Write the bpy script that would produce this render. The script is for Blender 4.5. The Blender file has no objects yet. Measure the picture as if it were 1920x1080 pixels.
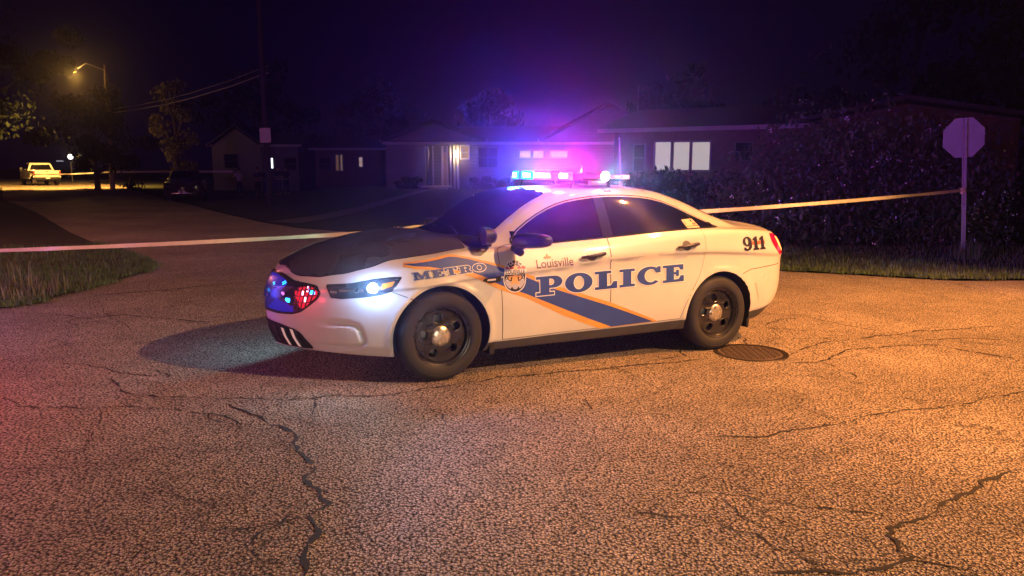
import bpy, bmesh, math, random
import numpy as np
from mathutils import Vector, Matrix, Euler
from mathutils.bvhtree import BVHTree

# ------------------------------------------------------------------ camera, world, exposure
S = bpy.context.scene
C = S.collection
R = math.radians
rnd = random.Random(7)
CAM_H = 1.689
cam_d = bpy.data.cameras.new("camera"); cam = bpy.data.objects.new("camera", cam_d); C.objects.link(cam)
cam_d.sensor_width = 36.0; cam_d.lens = 36.0 * 1416.0 / 1920.0
cam_d.clip_start = 0.05; cam_d.clip_end = 2000
cam.location = (0, 0, CAM_H); cam.rotation_euler = (math.pi / 2 - math.atan(225 / 1416.0), 0, 0)
S.camera = cam
W = bpy.data.worlds.new("World"); S.world = W; W.use_nodes = True
wn = W.node_tree; wn.nodes.clear()
wo = wn.nodes.new("ShaderNodeOutputWorld"); wb = wn.nodes.new("ShaderNodeBackground")
wa = wn.nodes.new("ShaderNodeVectorMath"); wa.operation = 'ADD'
sky = wn.nodes.new("ShaderNodeTexSky"); sky.sky_type = 'NISHITA'; sky.sun_disc = False
sky.sun_elevation = R(-9); sky.sun_rotation = R(20)
wn.links.new(sky.outputs[0], wa.inputs[0]); wa.inputs[1].default_value = (0.012, 0.003, 0.052)
wn.links.new(wa.outputs[0], wb.inputs[0]); wb.inputs[1].default_value = 0.10
wn.links.new(wb.outputs[0], wo.inputs[0])
S.view_settings.view_transform = 'Standard'; S.view_settings.look = 'None'
S.view_settings.exposure = 0; S.view_settings.gamma = 1
S.cycles.use_denoising = True
S.cycles.max_bounces = 6; S.cycles.volume_bounces = 0
S.cycles.sample_clamp_indirect = 6.0

# ------------------------------------------------------------------ pose of the police car and the ground
YAW = 3.6194; TP = -0.0222; CT = Vector((-.9864, 6.6835, 0.0))
CM = Matrix.Rotation(YAW, 4, 'Z') @ Matrix.Rotation(TP, 4, 'Y'); CM.translation = CT
FW = Vector((math.cos(YAW), math.sin(YAW)))
def sstep(a, b, x):
    t = min(1, max(0, (x - a) / (b - a))); return t * t * (3 - 2 * t)
def gz(x, y):
    a = (x - CT.x) * FW.x + (y - CT.y) * FW.y
    z = .0557 * math.tanh((a + 1.434) / 2.2) - .03185
    z += .55 * sstep(27, 44, y) * sstep(-17, -9, x) + .30 * sstep(42, 54, y) * (1 - sstep(-30, -20, x))
    return z

# ------------------------------------------------------------------ helpers
def tag(o, label=None, cat=None, group=None, kind=None):
    if label: o["label"] = label
    if cat: o["category"] = cat
    if group: o["group"] = group
    if kind: o["kind"] = kind
    return o
def thing(name, label, cat, loc=(0, 0, 0), rz=0, group=None):
    o = bpy.data.objects.new(name, None); C.objects.link(o); o.empty_display_size = .2
    o.location = loc; o.rotation_euler = (0, 0, rz)
    return tag(o, label, cat, group)
def link(name, me, mat=None, parent=None, smooth=None):
    o = bpy.data.objects.new(name, me); C.objects.link(o)
    if mat is not None:
        for m in (mat if isinstance(mat, (list, tuple)) else [mat]): me.materials.append(m)
    if parent: o.parent = parent
    if smooth is not None:
        for p in me.polygons: p.use_smooth = True
        if smooth < 179: me.set_sharp_from_angle(angle=R(smooth))
    return o
def from_bm(name, bm, mat=None, parent=None, smooth=None):
    me = bpy.data.meshes.new(name); bm.to_mesh(me); bm.free()
    return link(name, me, mat, parent, smooth)
def kill(o):
    bpy.data.objects.remove(o, do_unlink=True)
class MB:
    """collects simple shapes into one mesh"""
    def __init__(s): s.v = []; s.f = []
    def add(s, vs, fs):
        b = len(s.v); s.v += [tuple(p) for p in vs]; s.f += [tuple(b + i for i in f) for f in fs]; return s
    def box(s, c, d, rot=None):
        hx, hy, hz = d[0] / 2, d[1] / 2, d[2] / 2
        vs = [Vector((sx * hx, sy * hy, sz * hz)) for sx in (-1, 1) for sy in (-1, 1) for sz in (-1, 1)]
        if rot is not None: vs = [rot @ p for p in vs]
        vs = [p + Vector(c) for p in vs]
        return s.add(vs, [(0, 1, 3, 2), (4, 6, 7, 5), (0, 4, 5, 1), (2, 3, 7, 6), (0, 2, 6, 4), (1, 5, 7, 3)])
    def tube(s, pts, rs, n=10, cap=True):
        pts = [Vector(p) for p in pts]
        if not isinstance(rs, (list, tuple)): rs = [rs] * len(pts)
        rings = []
        for i, p in enumerate(pts):
            a = pts[max(i - 1, 0)]; b = pts[min(i + 1, len(pts) - 1)]; d = (b - a).normalized()
            u = d.cross(Vector((0, 0, 1)))
            if u.length < .05: u = d.cross(Vector((1, 0, 0)))
            u.normalize(); w = d.cross(u)
            rings.append([p + (u * math.cos(2 * math.pi * k / n) + w * math.sin(2 * math.pi * k / n)) * rs[i] for k in range(n)])
        vs = [q for r in rings for q in r]; fs = []
        for i in range(len(pts) - 1):
            for k in range(n):
                fs.append((i * n + k, i * n + (k + 1) % n, (i + 1) * n + (k + 1) % n, (i + 1) * n + k))
        if cap: fs += [tuple(range(n - 1, -1, -1)), tuple((len(pts) - 1) * n + k for k in range(n))]
        return s.add(vs, fs)
    def lathe(s, prof, n=48, axis='Y', c=(0, 0, 0)):
        vs = []; m = len(prof)
        for k in range(n):
            t = 2 * math.pi * k / n
            for r, h in prof:
                if axis == 'Y': p = (c[0] + r * math.cos(t), c[1] + h, c[2] + r * math.sin(t))
                elif axis == 'X': p = (c[0] + h, c[1] + r * math.cos(t), c[2] + r * math.sin(t))
                else: p = (c[0] + r * math.cos(t), c[1] + r * math.sin(t), c[2] + h)
                vs.append(p)
        fs = [(k * m + j, k * m + j + 1, ((k + 1) % n) * m + j + 1, ((k + 1) % n) * m + j) for k in range(n) for j in range(m - 1)]
        return s.add(vs, fs)
    def obj(s, name, mat, parent=None, smooth=None):
        me = bpy.data.meshes.new(name); me.from_pydata(s.v, [], s.f); me.validate()
        bm = bmesh.new(); bm.from_mesh(me); bmesh.ops.recalc_face_normals(bm, faces=bm.faces); bm.to_mesh(me); bm.free()
        return link(name, me, mat, parent, smooth)
def bevel_obj(o, w=.01, seg=2):
    bm = bmesh.new(); bm.from_mesh(o.data)
    bmesh.ops.bevel(bm, geom=list(bm.edges), offset=w, segments=seg, affect='EDGES', profile=.6)
    bm.to_mesh(o.data); bm.free()
    for p in o.data.polygons: p.use_smooth = True
    o.data.set_sharp_from_angle(angle=R(40)); return o
def rbox(name, c, d, mat, parent=None, w=.01, seg=2, rot=None):
    return bevel_obj(MB().box(c, d, rot).obj(name, mat, parent), w, seg)

# ------------------------------------------------------------------ materials
def mat(name, col, rough=.5, metal=0., coat=0., noise=None, bump=None, emit=None, es=0., spec=.5, alpha=None, trans=0.):
    m = bpy.data.materials.new(name); m.use_nodes = True; nt = m.node_tree; b = nt.nodes["Principled BSDF"]
    b.inputs["Base Color"].default_value = (*col, 1); b.inputs["Roughness"].default_value = rough
    b.inputs["Metallic"].default_value = metal; b.inputs["Coat Weight"].default_value = coat; b.inputs["Coat Roughness"].default_value = .04
    b.inputs["Specular IOR Level"].default_value = spec; b.inputs["Transmission Weight"].default_value = trans
    if emit: b.inputs["Emission Color"].default_value = (*emit, 1); b.inputs["Emission Strength"].default_value = es
    if noise:
        sc, amt = noise[:2]
        tc = nt.nodes.new("ShaderNodeTexCoord"); n = nt.nodes.new("ShaderNodeTexNoise"); n.inputs["Scale"].default_value = sc; n.inputs["Detail"].default_value = 6
        r = nt.nodes.new("ShaderNodeMapRange"); r.inputs[1].default_value = .3; r.inputs[2].default_value = .7
        r.inputs[3].default_value = 1 - amt; r.inputs[4].default_value = 1 + amt
        mx = nt.nodes.new("ShaderNodeVectorMath"); mx.operation = 'SCALE'; mx.inputs[0].default_value = col
        nt.links.new(tc.outputs["Object"], n.inputs["Vector"]); nt.links.new(n.outputs[0], r.inputs[0]); nt.links.new(r.outputs[0], mx.inputs["Scale"])
        nt.links.new(mx.outputs[0], b.inputs["Base Color"])
        rr = nt.nodes.new("ShaderNodeMapRange"); rr.inputs[1].default_value = .3; rr.inputs[2].default_value = .7
        rr.inputs[3].default_value = max(0, rough - .12 * amt / .2 * .5); rr.inputs[4].default_value = min(1, rough + .12)
        nt.links.new(n.outputs[0], rr.inputs[0]); nt.links.new(rr.outputs[0], b.inputs["Roughness"])
    if bump:
        tc = nt.nodes.new("ShaderNodeTexCoord"); n = nt.nodes.new("ShaderNodeTexNoise"); n.inputs["Scale"].default_value = bump[0]; n.inputs["Detail"].default_value = 4
        bp = nt.nodes.new("ShaderNodeBump"); bp.inputs["Strength"].default_value = bump[1]; bp.inputs["Distance"].default_value = bump[2]
        nt.links.new(tc.outputs["Object"], n.inputs["Vector"]); nt.links.new(n.outputs[0], bp.inputs["Height"]); nt.links.new(bp.outputs[0], b.inputs["Normal"])
    return m
def emis(name, col, s):
    m = bpy.data.materials.new(name); m.use_nodes = True; nt = m.node_tree; nt.nodes.clear()
    o = nt.nodes.new("ShaderNodeOutputMaterial"); e = nt.nodes.new("ShaderNodeEmission")
    e.inputs[0].default_value = (*col, 1); e.inputs[1].default_value = s; nt.links.new(e.outputs[0], o.inputs[0]); return m

PAINT = mat("white_paint", (.62, .605, .59), .28, coat=.8, noise=(3.0, .05))
PAINTD = mat("cladding_grey", (.075, .072, .07), .55, noise=(9, .2), bump=(300, .15, .001))
GAP = mat("panel_gap", (.012, .011, .012), .8)
GLASS = mat("tinted_glass", (.008, .007, .010), .02, spec=.6)
GASKET = mat("black_gasket", (.010, .010, .011), .75, noise=(20, .2), spec=.2)
BLACKP = mat("black_plastic", (.02, .02, .022), .32, noise=(12, .2))
CHROME = mat("bright_trim", (.75, .73, .7), .18, metal=1., noise=(15, .05))
RUBBER = mat("tyre_rubber", (.022, .020, .021), .75, noise=(14, .25), bump=(120, .25, .002))
STEEL = mat("black_steel_rim", (.019, .018, .020), .28, noise=(10, .3), coat=.2)
CAP = mat("centre_cap_steel", (.62, .58, .52), .32, metal=.85, noise=(30, .15))
NAVY = mat("navy_vinyl", (.026, .065, .31), .4, coat=.2, noise=(5, .12))
GOLD = mat("gold_vinyl", (.72, .36, .08), .4, coat=.2, noise=(5, .1))
WHITEV = mat("white_vinyl", (.82, .80, .78), .4)
REDV = mat("red_vinyl", (.42, .05, .035), .4)
ORV = mat("salmon_vinyl", (.65, .20, .08), .4)
MAROON = mat("maroon_vinyl", (.10, .018, .05), .4)
TANV = mat("tan_vinyl", (.72, .40, .16), .4)
SILV = mat("silver_vinyl", (.45, .45, .55), .4)
BLKV = mat("black_vinyl", (.015, .013, .03), .4)
LENSD = mat("dark_lamp_glass", (.05, .055, .07), .08, coat=1.0, noise=(8, .3))
LAMPCH = mat("lamp_reflector", (.65, .68, .78), .15, metal=.9)
AMBER = mat("amber_lens", (.7, .17, .03), .2, coat=.6, emit=(1, .25, .05), es=.5)
E_WHITE = emis("strobe_white", (.62, .85, 1.0), 60)
E_BLUE = emis("blue_led", (.0, .025, 1.0), 1.25)
E_BLUE2 = emis("blue_led_hot", (.02, .35, 1.0), 9)
E_RED = emis("red_led", (1.0, .02, .05), .9)
E_RED2 = emis("red_led_hot", (1.0, .25, .35), 8)
E_CYAN = emis("cyan_bar_led", (.05, .55, 1.0), 22)
E_BARB = emis("bar_blue_lens", (.0, .09, 1.0), 7)
E_BARR = emis("bar_red_lens", (1.0, .01, .16), 7)
E_PINK = emis("pink_bar_led", (1.0, .55, .6), 22)
E_TAIL = emis("tail_led", (1.0, .22, .04), 6)
TAIL = mat("tail_lens_red", (.5, .01, .02), .12, coat=1.0, emit=(1, .0, .05), es=.55)
# ==== end of header ====

# ------------------------------------------------------------------ police car: body surface
def pch(xs, ys):
    xs = np.array(xs, float); ys = np.array(ys, float); h = np.diff(xs); dl = np.diff(ys) / h
    d = np.zeros(len(xs)); d[0] = dl[0]; d[-1] = dl[-1]
    for i in range(1, len(xs) - 1):
        if dl[i - 1] * dl[i] > 0:
            w1 = 2 * h[i] + h[i - 1]; w2 = h[i] + 2 * h[i - 1]; d[i] = (w1 + w2) / (w1 / dl[i - 1] + w2 / dl[i])
    def f(x):
        x = min(max(x, xs[0]), xs[-1]); i = min(max(int(np.searchsorted(xs, x)) - 1, 0), len(xs) - 2)
        t = (x - xs[i]) / h[i]
        return float((1 + 2 * t) * (1 - t) ** 2 * ys[i] + t * (1 - t) ** 2 * h[i] * d[i] + t * t * (3 - 2 * t) * ys[i + 1] + t * t * (t - 1) * h[i] * d[i + 1])
    return f
def T(*pairs):
    p = sorted(pairs); return pch([a for a, b in p], [b for a, b in p])
X0, X1 = .22, -2.95
# key: (nose x, tail x, half width, z(x))
KEYS = [
 (1.115, -3.82, .86, T((1.1, .222), (.8, .215), (.35, .200), (-.5, .190), (-2.5, .212), (-3.4, .235), (-3.9, .26))),
 (1.165, -4.03, .928, T((1.17, .345), (.8, .32), (.35, .295), (-.5, .297), (-1.05, .314), (-1.6, .324), (-2.46, .346), (-3.4, .375), (-3.95, .46))),
 (1.19, -4.06, .950, T((1.19, .45), (.3, .44), (-2.9, .47), (-4.0, .54))),
 (1.187, -4.06, .962, T((1.19, .60), (.3, .63), (-2.9, .68), (-4.0, .69))),
 (1.178, -4.08, .937, T((1.17, .70), (.3, .745), (-.4, .815), (-.85, .84), (-1.57, .908), (-2.13, .938), (-2.6, .946), (-3.3, .90), (-4.0, .84))),
 (1.172, -4.075, .963, T((1.17, .725), (.3, .775), (-.4, .842), (-.85, .866), (-1.57, .935), (-2.13, .965), (-2.6, .974), (-3.3, .955), (-4.0, .90))),
 (1.15, -4.01, .920, T((1.15, .785), (.8, .80), (.32, .86), (0, .92), (-.53, .963), (-.86, .979), (-1.12, 1.007), (-1.58, 1.055), (-2.07, 1.10), (-2.63, 1.125), (-3.3, 1.13), (-3.7, 1.085), (-3.9, 1.04))),
 (1.12, -3.95, .885, T((1.12, .825), (.8, .85), (.5, .885), (.31, .93), (.1, .985), (-.15, 1.03), (-.4, 1.047), (-.56, 1.052), (-.88, 1.058), (-1.18, 1.083), (-1.6, 1.108), (-2.1, 1.146), (-2.6, 1.172), (-2.9, 1.178), (-3.3, 1.165), (-3.6, 1.14), (-3.88, 1.10))),
]
PN, PR = 1.52, 3.0
def side_pt(k, u):
    xf, xr, w, zf = KEYS[k]
    if u < 1:
        th = u * math.pi / 2; x = X0 + (xf - X0) * math.cos(th) ** (2 / PN); y = w * math.sin(th) ** (2 / PN)
    elif u < 2:
        x = X0 + (X1 - X0) * (u - 1); y = w
    else:
        ph = (u - 2) * math.pi / 2; x = X1 - (X1 - xr) * math.sin(ph) ** (2 / PR); y = w * max(0, math.cos(ph)) ** (2 / PR)
    if u >= 3 - 1e-9 or u <= 1e-9: y = 0.0
    # gentle front quarter tuck of the upper fender
    return Vector((x, y, zf(x)))
z10 = T((1.12, .825), (1.09, .862), (1.05, .895), (.96, .945), (.74, 1.025), (.51, 1.075), (.27, 1.112), (.06, 1.135), (-.12, 1.146), (-.20, 1.128), (-.25, 1.135), (-.38, 1.20), (-.55, 1.288), (-.75, 1.395), (-.95, 1.480), (-1.12, 1.530), (-1.3, 1.553), (-1.6, 1.572), (-2.0, 1.578), (-2.25, 1.562), (-2.55, 1.508), (-2.9, 1.405), (-3.15, 1.31), (-3.34, 1.238), (-3.45, 1.222), (-3.65, 1.21), (-3.8, 1.19), (-3.88, 1.10))
z9 = T((1.12, .825), (1.05, .89), (.96, .925), (.74, 1.0), (.51, 1.05), (.27, 1.094), (.06, 1.116), (-.15, 1.122), (-.28, 1.112), (-.41, 1.115), (-.55, 1.178), (-.69, 1.280), (-.87, 1.402), (-1.0, 1.463), (-1.22, 1.514), (-1.6, 1.54), (-2.0, 1.545), (-2.3, 1.518), (-2.6, 1.438), (-2.9, 1.33), (-3.15, 1.235), (-3.3, 1.19), (-3.45, 1.18), (-3.7, 1.165), (-3.82, 1.14), (-3.88, 1.10))
y9 = T((.4, .52), (.06, .60), (-.3, .66), (-.5, .70), (-.62, .69), (-.76, .67), (-.94, .65), (-1.1, .63), (-1.25, .615), (-1.6, .60), (-2.3, .60), (-2.9, .61), (-3.15, .64), (-3.88, .64))
z8 = T((.3, .96), (.06, 1.01), (-.2, 1.05), (-.42, 1.06), (-.56, 1.085), (-.72, 1.20), (-.925, 1.328), (-1.135, 1.415), (-1.37, 1.464), (-1.69, 1.494), (-2.05, 1.487), (-2.3, 1.444), (-2.625, 1.322), (-2.97, 1.185), (-3.2, 1.172), (-3.5, 1.155), (-3.7, 1.14), (-3.88, 1.10))
y8 = T((.3, .76), (-.2, .79), (-.5, .81), (-.72, .765), (-.925, .73), (-1.135, .70), (-1.37, .68), (-1.69, .668), (-2.05, .668), (-2.3, .675), (-2.625, .70), (-2.97, .76), (-3.2, .775), (-3.88, .775))
def section(u):
    P = [Vector((side_pt(0, u).x, 0, side_pt(0, u).z))] + [side_pt(k, u) for k in range(8)]
    p7 = P[-1]; x = p7.x; y7 = p7.y
    t = sstep(-.1, .6, x)                           # cabin lines blend into the bonnet lines
    ya = (1 - t) * min(y8(x), y7 * .92) + t * y7 * .86; yb = (1 - t) * min(y9(x), y7 * .80) + t * y7 * .60
    zb = z9(x); za = (1 - t) * z8(x) + t * (zb * .55 + p7.z * .45)
    P += [Vector((x, ya, za)), Vector((x, yb, zb)), Vector((x, yb * .5, zb + (z10(x) - zb) * .78)), Vector((x, 0, z10(x)))]
    return P
WT = [0, .22, .12, .5, .5, .32, .32, .38, .30, .34, .45, .5, 0]
def round_section(P):
    out = [P[0]]; kid = [0]
    for k in range(1, len(P) - 1):
        w = WT[k]; a = P[k] + (P[k - 1] - P[k]) * w; b = P[k] + (P[k + 1] - P[k]) * w; n = 8 if k in (2, 3) else 5
        for j in range(n + 1):
            t = j / n; out.append(a * (1 - t) ** 2 + P[k] * 2 * t * (1 - t) + b * t * t); kid.append(k)
        nx = P[k + 1] + (P[k] - P[k + 1]) * WT[k + 1]; L = (nx - b).length
        m = {1: 4, 2: 7, 3: 7, 4: 5, 8: 6}.get(k, 2)
        for j in range(1, m):
            out.append(b + (nx - b) * (j / m)); kid.append(k + .5)
    out.append(P[-1]); kid.append(len(P) - 1)
    return out, kid
us = [i / 120 for i in range(120)] + [1 + i / 150 for i in range(150)] + [2 + i / 56 for i in range(57)]
def seg_dist(p, a, b):
    ab = b - a; t = max(0, min(1, (p - a).dot(ab) / ab.length_squared)); return (p - (a + ab * t)).length
FOG = [Vector(p) for p in [(.95, .470), (.80, .475), (.70, .474), (.650, .466), (.626, .440), (.597, .355), (.598, .328), (.63, .302), (.72, .292), (.90, .285)]]
def deform(p):
    q = Vector((p.x, p.z))
    if .24 < p.z < .56 and .5 < p.x < 1.0:
        d = min(seg_dist(q, FOG[i], FOG[i + 1]) for i in range(len(FOG) - 1))
        g = math.exp(-(d / .015) ** 3 if d > 0 else 0) * .026 * sstep(.93, .74, p.x)
        n = Vector((.55, .83, 0)); p = p - n * g
    # raised lip round the wheel openings
    for wx in (0.0, -2.868):
        d = math.hypot(p.x - wx, p.z - .372)
        if p.y > .7 and p.z < .9:
            p.y += .013 * math.exp(-((d - .425) / .022) ** 2)
    return p
rows = []; ids = None
for u in us:
    r, ids = round_section(section(u)); r = [deform(Vector(p)) for p in r]; rows.append(r)
NM = len(ids)
verts = []; grid = []
for r in rows:
    L = []
    for j, p in enumerate(r):
        L.append(len(verts)); verts.append(p)
    Rr = []
    for j, p in enumerate(r):
        if j in (0, NM - 1): Rr.append(L[j])
        else: Rr.append(len(verts)); verts.append(Vector((p.x, -p.y, p.z)))
    grid.append(L + Rr[-2:0:-1])
faces = []; mi = []
for i in range(len(grid) - 1):
    a, b = grid[i], grid[i + 1]; n = len(a)
    for j in range(n):
        jj = (j + 1) % n; faces.append((a[j], a[jj], b[jj], b[j]))
        m = j if j < NM - 1 else n - 1 - j
        k = ids[min(m, NM - 1)]; mi.append(1 if k < 2 and us[i] > .93 else 0)
me = bpy.data.meshes.new("body"); me.from_pydata([tuple(v) for v in verts], [], faces)
for p, m in zip(me.polygons, mi): p.material_index = m; p.use_smooth = True
bm = bmesh.new(); bm.from_mesh(me)
bmesh.ops.remove_doubles(bm, verts=bm.verts, dist=.0004)
for e_ in [e for e in bm.edges if e.is_boundary]: pass
bed = [e for e in bm.edges if e.is_boundary]
if bed: bmesh.ops.holes_fill(bm, edges=bed, sides=0)
bmesh.ops.recalc_face_normals(bm, faces=bm.faces)
bm.to_mesh(me)
bmesh.ops.triangulate(bm, faces=bm.faces)
bm.verts.ensure_lookup_table(); bm.faces.ensure_lookup_table(); bm.normal_update()
BV = [v.co.copy() for v in bm.verts]; BN = [v.normal.copy() for v in bm.verts]; BF = [tuple(v.index for v in f.verts) for f in bm.faces]
bm.free()
BVH = BVHTree.FromPolygons(BV, BF)
car = thing("police_car", "white police car with blue diagonal stripe and lit roof lights parked across the road", "car")
car.matrix_world = CM
body = link("body", me, [PAINT, PAINTD, GAP], car)
cutters = []
for wx in (0.0, -2.868):
    for s in (1, -1):
        mb = MB(); rr = .405; n = 72
        prof = [(.001, 0), (rr, 0), (rr, .36), (.001, .36)]
        mb.lathe(prof, n, 'Y', (wx - .005, s * .64 if s > 0 else -1.0, .372))
        c_ = mb.obj("cutter", None); 
        bm = bmesh.new(); bm.from_mesh(c_.data); bmesh.ops.remove_doubles(bm, verts=bm.verts, dist=.002); bmesh.ops.recalc_face_normals(bm, faces=bm.faces)
        bm.to_mesh(c_.data); bm.free()
        c_.matrix_world = CM
        md = body.modifiers.new("b", 'BOOLEAN'); md.object = c_; md.operation = 'DIFFERENCE'; md.solver = 'EXACT'
        cutters.append(c_)
bpy.context.view_layer.update()
dg = bpy.context.evaluated_depsgraph_get()
nm_ = bpy.data.meshes.new_from_object(body.evaluated_get(dg))
body.modifiers.clear(); body.data = nm_; nm_.name = "body"
for c_ in cutters: kill(c_)
for p in nm_.polygons:
    p.use_smooth = True; c = p.center
    for wx in (0.0, -2.868):
        d = math.hypot(c.x - wx + .005, c.z - .372)
        if d < .4045: p.material_index = 2
        if abs(d - .405) < .004 and abs(c.y) < .945 and abs(p.normal.y) < .5: p.material_index = 2
nm_.set_sharp_from_angle(angle=R(50))

# ------------------------------------------------------------------ panels, glass, vinyl and lamps laid on the body surface
def loops_mesh(loops, off=0., res=12):
    cu = bpy.data.curves.new("c", 'CURVE'); cu.dimensions = '2D'; cu.fill_mode = 'BOTH'; cu.offset = off
    for lp in loops:
        sp = cu.splines.new('POLY'); sp.points.add(len(lp) - 1); sp.use_cyclic_u = True
        for i, p in enumerate(lp): sp.points[i].co = (p[0], p[1], 0, 1)
    o = bpy.data.objects.new("c", cu); C.objects.link(o); bpy.context.view_layer.update()
    m = bpy.data.meshes.new_from_object(o.evaluated_get(bpy.context.evaluated_depsgraph_get()))
    bpy.data.objects.remove(o, do_unlink=True); bpy.data.curves.remove(cu)
    return m
def text_mesh(txt, size, off=0., shear=0., space=1., sx=1.):
    cu = bpy.data.curves.new("t", 'FONT'); cu.body = txt; cu.size = size; cu.offset = off; cu.shear = shear; cu.space_character = space
    cu.resolution_u = 3
    o = bpy.data.objects.new("t", cu); C.objects.link(o); bpy.context.view_layer.update()
    m = bpy.data.meshes.new_from_object(o.evaluated_get(bpy.context.evaluated_depsgraph_get()))
    bpy.data.objects.remove(o, do_unlink=True)
    for v in m.vertices: v.co.x *= sx
    return m
SIDE = (Vector((0, 1, 0)), Vector((1, 0, 0)), Vector((0, 0, 1)))       # outward dir, axis a, axis b
TOP = (Vector((0, 0, 1)), Vector((1, 0, 0)), Vector((0, 1, 0)))
FRONT = (Vector((1, 0, 0)), Vector((0, 1, 0)), Vector((0, 0, 1)))
DIAG = (Vector((.6, .8, 0)), Vector((-.8, .6, 0)), Vector((0, 0, 1)))
RDIAG = (Vector((-.6, .8, 0)), Vector((.8, .6, 0)), Vector((0, 0, 1)))
WSH = (Vector((.45, 0, .893)), Vector((.893, 0, -.45)), Vector((0, 1, 0)))
RWN = (Vector((-.35, 0, .937)), Vector((.937, 0, .35)), Vector((0, 1, 0)))
def on_body(m, frame, off, name, material, parent=None, mirror=False, dice=.03, both=False, thick=0):
    """drape the flat mesh m (a, b coordinates) over the body, off metres proud of it"""
    d, a, b = frame; bm = bmesh.new(); bm.from_mesh(m)
    xs = [v.co.x for v in bm.verts]; ys = [v.co.y for v in bm.verts]
    for k, (lo, hi) in enumerate(((min(xs), max(xs)), (min(ys), max(ys)))):
        c = math.ceil(lo / dice) * dice
        while c < hi:
            no = (1, 0, 0) if k == 0 else (0, 1, 0); co = (c, 0, 0) if k == 0 else (0, c, 0)
            bmesh.ops.bisect_plane(bm, geom=list(bm.verts) + list(bm.edges) + list(bm.faces), plane_co=co, plane_no=no, dist=1e-6)
            c += dice
    nrm = {}; bad = []
    bm.verts.ensure_lookup_table()
    for v in bm.verts:
        p0 = a * v.co.x + b * v.co.y + d * 6
        h, n, fi, ds = BVH.ray_cast(p0, -d)
        if h is None: bad.append(v); continue
        ws = [(1 / ((h - BV[q]).length + 1e-4)) for q in BF[fi]]; N = Vector((0, 0, 0))
        for w_, q in zip(ws, BF[fi]): N += BN[q] * w_
        N.normalize()
        if N.dot(d) < 0: N = -N
        if both: pass
        v.co = h + N * off; nrm[v.index] = N
    if bad: bmesh.ops.delete(bm, geom=bad, context='VERTS')
    me = bpy.data.meshes.new(name)
    bm.verts.index_update()
    ns = []
    for v in bm.verts:
        p = v.co; h, n, fi, ds = BVH.find_nearest(p)
        ws = [(1 / ((h - BV[q]).length + 1e-4)) for q in BF[fi]]; N = Vector((0, 0, 0))
        for w_, q in zip(ws, BF[fi]): N += BN[q] * w_
        N.normalize(); ns.append(N)
    bm.normal_update()
    for f in bm.faces:
        f.smooth = True
        if f.normal.dot(d) < 0: f.normal_flip()
    if mirror:
        for v in bm.verts: v.co.y = -v.co.y
        ns = [Vector((n.x, -n.y, n.z)) for n in ns]
        for f in bm.faces: f.normal_flip()
    bm.to_mesh(me); bm.free()
    me.normals_split_custom_set_from_vertices([tuple(n) for n in ns])
    return link(name, me, material, parent)
def smooth_poly(pts, n=6, closed=True):
    """Catmull-Rom through the points"""
    out = []; N = len(pts)
    for i in range(N if closed else N - 1):
        p0, p1, p2, p3 = [Vector(pts[(i + k) % N]) if closed else Vector(pts[min(max(i + k, 0), N - 1)]) for k in (-1, 0, 1, 2)]
        for j in range(n):
            t = j / n; out.append(tuple(.5 * ((2 * p1) + (p2 - p0) * t + (2 * p0 - 5 * p1 + 4 * p2 - p3) * t * t + (3 * p1 - p0 - 3 * p2 + p3) * t ** 3)))
    return out
def rpoly(pts, r=.02, n=4):
    """polygon with rounded corners"""
    out = []; N = len(pts)
    for i in range(N):
        p = Vector(pts[i][:2]); a = Vector(pts[i - 1][:2]); b = Vector(pts[(i + 1) % N][:2])
        rr = pts[i][2] if len(pts[i]) > 2 else r
        da = min(rr, (a - p).length * .45); db = min(rr, (b - p).length * .45)
        A = p + (a - p).normalized() * da; B = p + (b - p).normalized() * db
        for j in range(n + 1):
            t = j / n; out.append(tuple(A * (1 - t) ** 2 + p * 2 * t * (1 - t) + B * t * t))
    return out

TOPLINE = [(-.72, 1.195), (-.82, 1.262), (-.925, 1.322), (-1.03, 1.371), (-1.135, 1.409), (-1.25, 1.438), (-1.37, 1.458), (-1.53, 1.477), (-1.69, 1.487), (-1.87, 1.488), (-2.05, 1.480), (-2.18, 1.463), (-2.3, 1.437), (-2.46, 1.384), (-2.625, 1.316), (-2.8, 1.246)]
BOTLINE = [(-2.93, 1.190), (-2.6, 1.180), (-2.1, 1.155), (-1.6, 1.119), (-1.18, 1.092), (-.9, 1.072), (-.66, 1.066), (-.63, 1.085), (-.645, 1.12)]
OPENING = TOPLINE + BOTLINE
def shrink(line, dz): return [(x, z + dz) for x, z in line]
def topz(x): return float(np.interp(-x, [-a for a, b in TOPLINE], [b for a, b in TOPLINE]))
def botz(x): return float(np.interp(-x, [.63, .9, 1.18, 1.6, 2.1, 2.6, 2.93], [1.068, 1.072, 1.092, 1.119, 1.155, 1.18, 1.19]))
def pane(x0, x1, m=.016):
    xs = np.linspace(x0, x1, 22); t = [(x, topz(x) - m) for x in xs if topz(x) - m > botz(x) + m * .8]; b = [(x, botz(x) + m * .7) for x in xs if topz(x) - m > botz(x) + m * .8][::-1]
    return t + b
DOOR_F = rpoly([(-.60, 1.075, .01), (-.49, 1.045, .03), (-.497, .90, .05), (-.507, .734, .05), (-.535, .302, .01), (-.80, .309, .01), (-1.05, .318, .01), (-1.578, .328, .01), (-1.578, .56, .01), (-1.566, 1.113, .005), (-1.1, 1.085, .005), (-.9, 1.07, .005)])
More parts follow.
